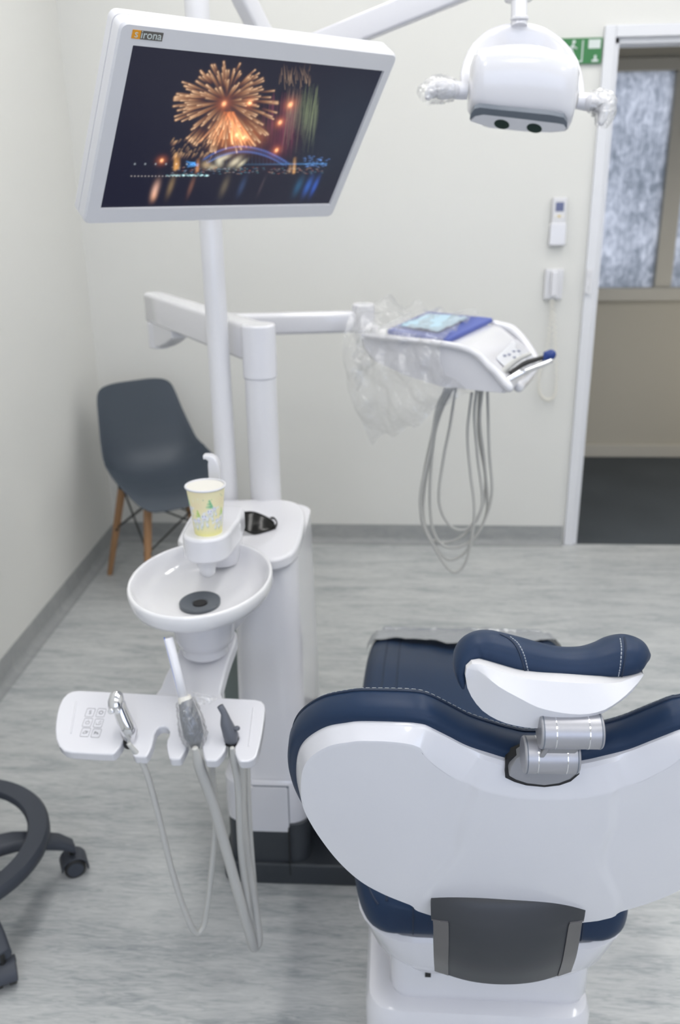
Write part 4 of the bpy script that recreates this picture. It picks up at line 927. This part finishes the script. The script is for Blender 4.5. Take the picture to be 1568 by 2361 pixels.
# seat and leg rest cushion, one long pad
def padsec(y, xc, hw, zt, th, r=.035, dish=0):
    q_ = []
    for a, b in rrect(0, 0, 2*hw, th, min(r, th/2-.001), 6): q_.append(V(xc+a, y, zt-th/2+b))
    top = []
    P0_ = rrect(0, 0, 2*hw, th, min(r, th/2-.001), 6)
    # add interior points on top so it can dish
    out = []
    for k, (a, b) in enumerate(P0_):
        out.append(V(xc+a, y, zt-th/2+b))
        if k == 6:
            for s in range(1, 12): aa = P0_[6][0]*(1-2*s/12); out.append(V(xc+aa, y, zt-dish*(1-(aa/hw)**2)))
    return out
secs = []
for y, xc, hw, zt, th, r in ((-2.690, 1.468, .155, .492, .03, .014), (-2.684, 1.468, .185, .508, .06, .028), (-2.66, 1.468, .206, .520, .086, .036), (-2.60, 1.468, .222, .524, .092, .036), (-2.50, 1.469, .234, .522, .092, .036), (-2.30, 1.474, .243, .512, .09, .036), (-2.1, 1.479, .247, .505, .088, .036), (-1.95, 1.484, .249, .492, .085, .036), (-1.82, 1.488, .250, .462, .08, .034), (-1.70, 1.491, .248, .425, .075, .032), (-1.655, 1.493, .246, .410, .07, .03), (-1.61, 1.494, .238, .395, .062, .028), (-1.575, 1.494, .222, .383, .05, .022), (-1.56, 1.494, .200, .370, .028, .012)):
    secs.append(padsec(y, xc, hw, zt, th, r, .012))
nS = len(secs[0]); fine = []
cols_ = [spline([s_[j] for s_ in secs], 4) for j in range(nS)]
fine = [[cols_[j][i] for j in range(nS)] for i in range(len(cols_[0]))]
pad = loft('seat_cushion', fine, 'navy', dc, angle=0)
def padtop(x, i, h=.0015):
    row = fine[i]; top = sorted([p for k, p in enumerate(row) if 3 <= k <= 21], key=lambda p: p.x)
    for a, b in zip(top, top[1:]):
        if a.x <= x <= b.x: f_ = (x-a.x)/max(1e-6, b.x-a.x); return a.lerp(b, f_)+uz*h
    return min(top, key=lambda p: abs(p.x-x))+uz*h
for dx in (-.205, -.172, .172, .205):
    tube('seat_seam', [padtop(fine[i][0].x*0+secs_x+dx*.985, i, -.0006) for i, secs_x in [(k, sum(p.x for p in fine[k])/nS) for k in range(5, len(fine)-7)]], .0022, 'navydark', pad, n=8)
def padbot(x, i):
    row = fine[i]; lo_ = [p for p in row if p.z < sum(q.z for q in row)/nS]; p = min(lo_, key=lambda q: abs(q.x-x)); return V(x, p.y, min(q.z for q in lo_))
for dx in (-.128, .132):
    x = 1.468+dx; tube('rear_seam', [padbot(x, 6), padbot(x, 4), padbot(x, 2)+V(0, -.0006, 0), padbot(x, 0)+V(0, -.0008, 0), padtop(x, 0, 0)+V(0, -.0008, 0), padtop(x, 2, .0003), padtop(x, 4, .0003), padtop(x, 8, .0003)], .0013, 'navydark', pad, n=6)
lsh = []
for y, xc, hw, zt in ((-2.0, 1.48, .20, .425), (-1.85, 1.486, .215, .39), (-1.70, 1.491, .212, .355), (-1.60, 1.492, .19, .34)):
    lsh.append([V(xc+a, y, zt-.02+b) for a, b in rrect(0, 0, 2*hw, .045, .02, 4)])
loft('leg_rest_shell', lsh, 'white', dc)
# foot cover film
fc = thing('foot_cover', 'milky clear plastic cover pulled over the foot end of the navy cushion', 'plastic cover', V(1.492, -1.6, .40))
n0_ = len(fine); rows = []
idx = list(range(7, 19))
ends = [n0_-1-int(k) for k in range(0, 12)][::-1]
for i in range(26):
    u = i/25; row = []
    for j in range(41):
        a = -1+2*j/40; x = 1.492+a*.262*(1-.10*max(0, u-.8)/.2)
        edge = -1.722+.014*math.sin(a*9)+.010*math.sin(a*17+1)+.05*max(0, .85-1+abs(a)) ; y = edge+( -1.548-edge)*u
        # height of the pad at y
        zt = None
        for r0, r1 in zip(fine, fine[1:]):
            if r0[0].y <= y <= r1[0].y: f_ = (y-r0[0].y)/(r1[0].y-r0[0].y+1e-9); zt = max(p.z for p in r0)*(1-f_)+max(p.z for p in r1)*f_; break
        if zt is None: zt = .380
        drop = .045*max(0, (abs(a)-.90)/.10)**1.6
        row.append(V(x, y, zt+.006+.007*abs(noise.noise(V(a*5, u*3, 5)))-drop))
    rows.append(row)
rows.append([p+V(0, .008, -.05) for p in rows[-1]])
mk('cover_film', *loft_g(rows, False, False), 'film2', fc, angle=0)

# backrest: shell and pad on a plane reclined about 23 degrees, wrapping forward at the sides
bo = V(1.470, -2.80, .657); bv = V(0, -.386, .9225).normalized(); bn = V(0, -.9225, -.386).normalized(); KC = .42
def bs_(u, v, h): return bo+ux*u+bv*v+bn*(h-KC*u*u)
def buv(px, py, h=0):
    o = h; u = v = 0
    for _ in range(8):
        p = atp(px, py, bo+bn*o, bn)-bo; u, v = p.dot(ux), p.dot(bv); o = h-KC*u*u
    return V(u, v, 0)
half = [(1210,1762),(1164,1752),(1134,1743),(1079,1725),(1037,1704),(1007,1689),(983,1677),(970,1674),(946,1671),(900,1669),(862,1668),(825,1668),(801,1671),(753,1680),(711,1704),(690,1731),(683,1765),(686,1807),(702,1849),(735,1904),(777,1958),(826,2003),(880,2034),(946,2061),(951,2066),(990,2079),(1040,2088),(1092,2092)]
HB = .021
hu = [buv(x, y, .004) for x, y in half]
cen = (buv(1335, 1783)+buv(1167, 1783))/2; uc = cen.x
LU = spline([p-V(uc, 0, 0) for p in hu[:25]], 5)+[p-V(uc, 0, 0) for p in hu[25:]]
full = LU+[V(-p.x, p.y, 0) for p in LU[::-1]]
bot_c = V(0, buv(1176, 2094).y, 0)
loop = LU+[bot_c]+[V(-p.x, p.y, 0) for p in LU[::-1]]
# notch floor
OUT = resample(loop, 520); NO = 520
def bside(P, h): return [bs_(p.x+uc, p.y, h) for p in P]
ctr_ = V(0, .14, 0)
def inset(P, dist):
    n = len(P); out = []
    for i in range(n):
        a, b, c = P[(i-3) % n], P[i], P[(i+3) % n]; t = (c-a).normalized(); nn = V(t.y, -t.x, 0)
        if nn.dot(ctr_-b) < 0 and abs(b.x) > .12: nn = -nn
        out.append((b, nn, t))
    # orientation by signed area
    ar = sum(P[i].x*P[(i+1) % n].y-P[(i+1) % n].x*P[i].y for i in range(n))
    res = []
    for i in range(n):
        a, b, c = P[(i-4) % n], P[i], P[(i+4) % n]; t = (c-a).normalized(); nn = V(-t.y, t.x, 0) if ar > 0 else V(t.y, -t.x, 0)
        d = dist[i] if isinstance(dist, list) else dist; res.append(b+nn*d)
    return res
wch = []
for p in OUT:
    w = .0035+.0045*smooth01((p.y-.16)/.08)
    if p.y > .20: w += .030*smooth01((.165-abs(p.x))/.085)
    wch.append(w)
wch = [sum(wch[(i+k) % NO] for k in range(-8, 9))/17 for i in range(NO)]
def wave(v_):                                            # half width of the raised middle panel
    return .088+.050*smooth01((.16-v_)/.20)-.010*smooth01((v_-.2)/.1)
def stp(q_):
    return smooth01((wave(q_.y)-abs(q_.x)+.007)/.014)*.003
def bside(P, h, k=0): return [bs_(p.x+uc, p.y, h+k*stp(p)) for p in P]
rings = [bside(OUT, -.004), bside(OUT, .004, .5), bside(inset(OUT, [w*.08 for w in wch]), .007, 1), bside(inset(OUT, [w*.94 for w in wch]), HB, 1), bside(inset(OUT, [w*1.06 for w in wch]), HB+.0004, 1)]
I0 = inset(OUT, [w*1.06 for w in wch])
for k_s in range(1, 91):
    s = 1-k_s/90; ring = []
    if k_s < 40: I0 = [(I0[(i-6) % NO]+I0[(i-3) % NO]+I0[i]*2+I0[(i+3) % NO]+I0[(i+6) % NO])/6 for i in range(NO)]
    for p in I0:
        q_ = ctr_+(p-ctr_)*s
        ring.append(bs_(q_.x+uc, q_.y, HB+.0004+stp(q_)))
    rings.append(ring)
v_, f_ = loft_g(rings, True); mk('backrest_shell', v_, f_, 'white', dc, angle=28)
# pad
PO = resample(spline(resample([p for p in OUT if not (abs(p.x) < .0 and p.y > .17) and not (abs(p.x) < .088 and p.y < .06)], 120), 2, True), 240)
ex = [(.011 if p.y > .14 else .011*smooth01((p.y-.0)/.14)) for p in PO]
def pr(d, h): q_ = inset(PO, [d-e for e in ex]); return [bs_(p.x+uc, p.y, h) for p in q_]
rings = [pr(.02, .0), pr(.008, .0015), pr(.002, -.002), pr(-.001, -.010), pr(-.001, -.022), pr(.003, -.034), pr(.010, -.042), pr(.022, -.047), pr(.05, -.050)]
last = inset(PO, [.05-e for e in ex])
for s in (.8, .6, .4, .2, 0): rings.append([bs_((ctr_+(p-ctr_)*s).x+uc, (ctr_+(p-ctr_)*s).y, -.050+.004*(1-s)) for p in last])
bp_ = loft('backrest_pad', rings, 'navy', dc, angle=0)
seam = pr(.0025, -.0335); seam.append(seam[0]); tube('pad_seam', seam, .0016, 'navydark', bp_, n=6)
g = G(); st2 = pr(.0065, -.0395)
for i in range(0, 240):
    a, b = st2[i], st2[(i+1) % 240]
    if a.z > bo.z+.2 and (a-b).length < .03: g.add(*tube_g([a, a.lerp(b, .6)], .0006, 5))
mk('stitching', g.v, g.f, 'stitch', bp_)

# hinge cover
rowsH = [((1001, 2040), (1092, 2051), (1176, 2056), (1273, 2052), (1350, 2044), 1.178), ((994, 2075), (1092, 2083), (1174, 2086), (1270, 2083), (1352, 2078), 1.170), ((994, 2118), (1090, 2126), (1172, 2130), (1265, 2127), (1347, 2120), 1.170), ((998, 2122), (1088, 2150), (1170, 2156), (1262, 2150), (1342, 2125), 1.172), ((1000, 2165), (1086, 2190), (1168, 2196), (1255, 2190), (1336, 2165), 1.18), ((1000, 2205), (1084, 2230), (1166, 2238), (1248, 2230), (1328, 2205), 1.20), ((1002, 2238), (1082, 2262), (1162, 2270), (1240, 2263), (1316, 2240), 1.24)]
rr_ = []
for rw in rowsH:
    P_ = spline([V(*p, 0) for p in rw[:5]], 5); rr_.append([atd(p.x, p.y, rw[5]+.022*abs(2*k/(len(P_)-1)-1)**2.5) for k, p in enumerate(P_)])
cols2 = [spline([r_[k] for r_ in rr_], 4) for k in range(len(rr_[0]))]
fr_ = [[cols2[k][i] for k in range(len(cols2))] for i in range(len(cols2[0]))]
bk_ = [[p+V(0, .020, .004) for p in r_] for r_ in fr_]
hv_ = [r_+b_[::-1] for r_, b_ in zip(fr_, bk_)]
hc_ = loft('hinge_cover', hv_, 'charcoal', dc, angle=50)
nc_ = len(fr_[0]); i0 = 9
for ks in (range(0, 3), range(nc_-3, nc_)):
    ks = list(ks); face = [[fr_[i][k]+V(0, -.0016, .0006) for k in ks] for i in range(i0, len(fr_))]
    back = [[p+V(0, .012, .004) for p in r_] for r_ in face]
    loft('side_trim', [r_+b_[::-1] for r_, b_ in zip(face, back)], 'trimgrey', hc_, angle=40, label='brown-grey edge strip')

# head joint
hx_ = V(1, .03, 0).normalized()
t_lo, t_up = .928, .908
cl = atd(1268, 1740, t_lo); clu = atd(1314, 1684, t_up)
jp = []
for x, y in ((1172, 1790), (1176, 1768), (1190, 1748), (1205, 1738), (1300, 1738), (1325, 1745), (1334, 1762), (1334, 1782), (1315, 1799), (1290, 1808), (1255, 1812), (1215, 1808), (1190, 1800)): jp.append(atp(x, y, bo+bn*(.0075+.019*smooth01((y-1740)/70)), bn))
jb = prism('joint_base', jp, bn*-.012, 'silver2', dc, .002)
nb_ = [atp(x, y, bo+bn*(.0045+.019*smooth01((y-1740)/70)), bn) for x, y in ((1165, 1793), (1166, 1752), (1205, 1735), (1305, 1735), (1336, 1752), (1336, 1785), (1316, 1802), (1290, 1811), (1255, 1815), (1213, 1811), (1186, 1803))]
prism('notch_lining', nb_, bn*-.012, 'black', dc, 0)
def roll(nm, c, L_, R, t_): 
    o = cyl(nm, c, hx_, R, L_, 'silver', dc, 48, bevel=.0025, seg=4)
    for e in (-1, 1):
        cyl('end_cap', c+hx_*(e*(L_/2-.003)), hx_, R+.0003, .0012, 'lampgrey', o, 48, bevel=0); cyl('ring_line', c+hx_*(e*L_*.26), hx_, R+.0003, .0010, 'chrome', o, 48, bevel=0)
    return o
roll('lower_joint_roll', cl, .0575, .0195, t_lo); roll('upper_joint_roll', clu, .064, .0188, t_up)
lk = [cl+V(-.019, .0, 0)*0, clu]
for e in (-.0145, .0145):
    a, b = cl+hx_*(e), clu+hx_*(e*.9)
d_ = (clu-cl); s_ = hx_; dn_ = d_.normalized(); fwv = s_.cross(dn_).normalized()
lkp = [cl+s_*x+dn_*y for x, y in ((-.0165, -.005), (.0165, -.005), (.0165, .02), (.020, d_.length), (-.022, d_.length), (-.0165, .02))]
prism('joint_link', [p+fwv*.012 for p in lkp], fwv*-.024, 'silver2', dc, .002)
for sgn_ in (-1,):
    prism('joint_arm', [cl+s_*(.022*sgn_)+V(0, .012, -.01), cl+s_*(.022*sgn_)+V(0, -.016, -.008), clu+s_*(.020*sgn_)+V(0,-.012,.0), clu+s_*(.020*sgn_)+V(0, .015, .0)], s_*.006, 'silver2', dc, .0015)
# headrest pad: swept cushion with rounded wings
th_ = .935
hp = [(1071, 1592, 3, -.010), (1069, 1578, 9, -.010), (1066, 1556, 13, -.010), (1074, 1528, 22, -.006), (1094, 1503, 35, 0), (1121, 1497, 41, .002), (1155, 1504, 43, .002), (1195, 1516, 45, 0), (1237, 1526, 43, 0), (1279, 1533, 40, 0), (1321, 1535, 39, 0), (1359, 1534, 41, 0), (1394, 1529, 46, 0), (1425, 1521, 51, 0), (1455, 1514, 49, .0), (1480, 1511, 37, .0), (1496, 1512, 20, 0), (1504, 1512, 7, 0)]
HP = spline([V(a, b, c) for a, b, c, d in hp], 5); DD = [d for *_, d in hp]
path = [atd(p.x, p.y, th_+lerpl(DD, i/(len(HP)-1))) for i, p in enumerate(HP)]; rad = [max(.002, p.z)*th_/FPX for p in HP]
rings = []; N = len(path)
for i, p in enumerate(path):
    t = (path[min(i+2, N-1)]-path[max(i-2, 0)]).normalized(); w = (_f-t*_f.dot(t)).normalized(); u = t.cross(w).normalized()
    R = rad[i]; ring = []
    for j in range(32):
        a = 2*PI*j/32; ca, sa = math.cos(a), math.sin(a); ring.append(p+u*(R*(abs(ca)**.9)*(1 if ca > 0 else -1))+w*((R*1.25+.004)*sa)+w*.012)
    rings.append(ring)
hpad = loft('headrest_pad', rings, 'navy', dc, angle=0)
def padline(pts, r, m, nm, dash=False):
    # lay a line on the cushion's near surface
    Q = spline([V(x, y, 0) for x, y in pts], 12); P_ = []
    from mathutils.bvhtree import BVHTree
    bv_ = BVHTree.FromPolygons([tuple(q_) for rg in rings for q_ in rg], [(i*32+j, i*32+(j+1) % 32, (i+1)*32+(j+1) % 32, (i+1)*32+j) for i in range(N-1) for j in range(32)])
    for q_ in Q:
        hit = bv_.ray_cast(CP, ray(q_.x, q_.y).normalized())[0]
        if hit: P_.append(hit+(CP-hit).normalized()*.0004)
    if len(P_) < 3: return
    if not dash: return tube(nm, P_, r, m, hpad, n=6)
    g = G()
    L_ = 0; k = 0
    for a, b in zip(P_, P_[1:]):
        k += 1
        if k % 3: g.add(*tube_g([a, b], r, 5))
    mk(nm, g.v, g.f, m, hpad)
padline([(1153, 1462), (1176, 1474), (1193, 1494), (1205, 1525), (1212, 1552), (1216, 1566)], .0011, 'navydark', 'pad_seam')
padline([(1177, 1468), (1195, 1484), (1208, 1509), (1215, 1535), (1222, 1566)], .0006, 'stitch', 'stitching', True)
padline([(1440, 1470), (1443, 1490), (1441, 1520), (1436, 1550), (1430, 1570)], .0011, 'navydark', 'pad_seam')
padline([(1430, 1472), (1433, 1495), (1431, 1530), (1427, 1555), (1423, 1571)], .0006, 'stitch', 'stitching', True)
# headrest shell: junction line, ridge line, underside line, forward line
NA = 25
def pl(pts, ds): return [atd(q_.x, q_.y, lerpl(ds, k/(NA-1))) for k, q_ in enumerate(resample_open(pts, NA))]
def resample_open(pts, n):
    S_ = spline([V(a, b, 0) for a, b in pts], 10); L_ = [0]
    for a, b in zip(S_, S_[1:]): L_.append(L_[-1]+(b-a).length)
    o_ = []; k = 0
    for i in range(n):
        d = L_[-1]*i/(n-1)
        while k < len(S_)-2 and L_[k+1] < d: k += 1
        o_.append(S_[k].lerp(S_[k+1], min(1, (d-L_[k])/max(1e-9, L_[k+1]-L_[k]))))
    return o_
lA = pl([(1073, 1560), (1077, 1538), (1090, 1531), (1110, 1532), (1142, 1544), (1177, 1555), (1223, 1566), (1300, 1573), (1370, 1576), (1424, 1574), (1460, 1562), (1484, 1555)], [.918, .905, .898, .898, .902, .92])
lB = pl([(1074, 1562), (1083, 1546), (1100, 1545), (1122, 1560), (1150, 1583), (1195, 1608), (1250, 1634), (1328, 1647), (1385, 1640), (1430, 1614), (1466, 1580), (1483, 1558)], [.920, .899, .893, .892, .894, .897, .922])
lC = pl([(1074, 1566), (1079, 1590), (1092, 1614), (1114, 1640), (1149, 1661), (1188, 1673), (1235, 1679), (1300, 1676), (1370, 1655), (1420, 1625), (1458, 1595), (1482, 1560)], [.925, .925, .918, .912, .905, .905, .925])
lD = [p+V(0, .045, .012) for p in lC]; lE = [p+V(0, .05, -.008) for p in lA]
def lin(a, b, k): return [p.lerp(q_, k) for p, q_ in zip(a, b)]
rows = [lA, lin(lA, lB, .12), lin(lA, lB, .5), lin(lA, lB, .95), lB, lin(lB, lC, .06), lin(lB, lC, .5), lC, lD, lE]
rings = [[r_[k] for r_ in rows] for k in range(NA)]
loft('headrest_shell', rings, 'white2', dc, angle=32)

# ---------------------------------------------------------------- light
def ceil_panel(x, y, w, d, s):
    t = thing('ceiling_light', 'recessed white ceiling light panel', 'light', (x, y, CZ), 'ceiling light panels')
    box('panel_frame', (x-w/2-.02, y-d/2-.02, CZ-.012), (x+w/2+.02, y+d/2+.02, CZ-.001), 'frame', t, .002)
    m = bpy.data.materials.get('ceiling_diffuser') or mat('ceiling_diffuser', (1, 1, 1, 1), .8, emit=((1, .985, .96, 1), s)); M['diff'] = m
    box('diffuser', (x-w/2, y-d/2, CZ-.016), (x+w/2, y+d/2, CZ-.0125), 'diff', t, 0)
LS = 10.0
for x, y, d in ((.8, -.95, .9), (2.05, -.95, .9), (3.3, -.95, .9), (.8, -2.6, 1.2), (2.05, -2.6, 1.2), (3.3, -2.6, 1.2), (.8, -4.7, .8), (2.05, -4.7, .8), (3.3, -4.7, .8)): ceil_panel(x, y, .30, d, LS)
ld = bpy.data.lights.new('hall_fill', 'AREA'); ld.energy = 6.5; ld.size = .6; ld.color = (1, .93, .82)  # unseen fill added to brighten the hallway walls, low so the top stays dark
lo = bpy.data.objects.new('hall_fill', ld); COL.objects.link(lo); lo.location = (3.95, .68, .9); lo.rotation_euler = (0, math.radians(80), 0)
# daylight through the window behind the camera
wl = bpy.data.lights.new('daylight', 'AREA'); wl.shape = 'RECTANGLE'; wl.size = 3.0; wl.size_y = 1.25; wl.energy = 17; wl.color = (.60, .71, 1.0)
wo = bpy.data.objects.new('daylight', wl); COL.objects.link(wo); wo.location = (2.05, RY-.05, 1.5); wo.rotation_euler = (math.radians(90), 0, 0)
wd = bpy.data.worlds.new('World'); bpy.context.scene.world = wd; wd.use_nodes = True
bg = wd.node_tree.nodes['Background']; bg.inputs[0].default_value = (.80, .87, 1.0, 1); bg.inputs[1].default_value = .9

# ---------------------------------------------------------------- camera
cd = bpy.data.cameras.new('camera'); cam = bpy.data.objects.new('camera', cd); COL.objects.link(cam)
cd.sensor_fit = 'VERTICAL'; cd.sensor_height = 36; cd.lens = FPX/H*36; cd.clip_start = .05
Rm = Matrix((CR, CU, -_f)).transposed().to_4x4(); Rm.translation = CP; cam.matrix_world = Rm
cd.dof.use_dof = True; cd.dof.focus_distance = 1.04; cd.dof.aperture_fstop = 5.0; cd.dof.aperture_blades = 0
sc_ = bpy.context.scene; sc_.camera = cam
sc_.view_settings.view_transform = 'Standard'; sc_.view_settings.look = 'None'; sc_.view_settings.gamma = 1; sc_.view_settings.exposure = .36
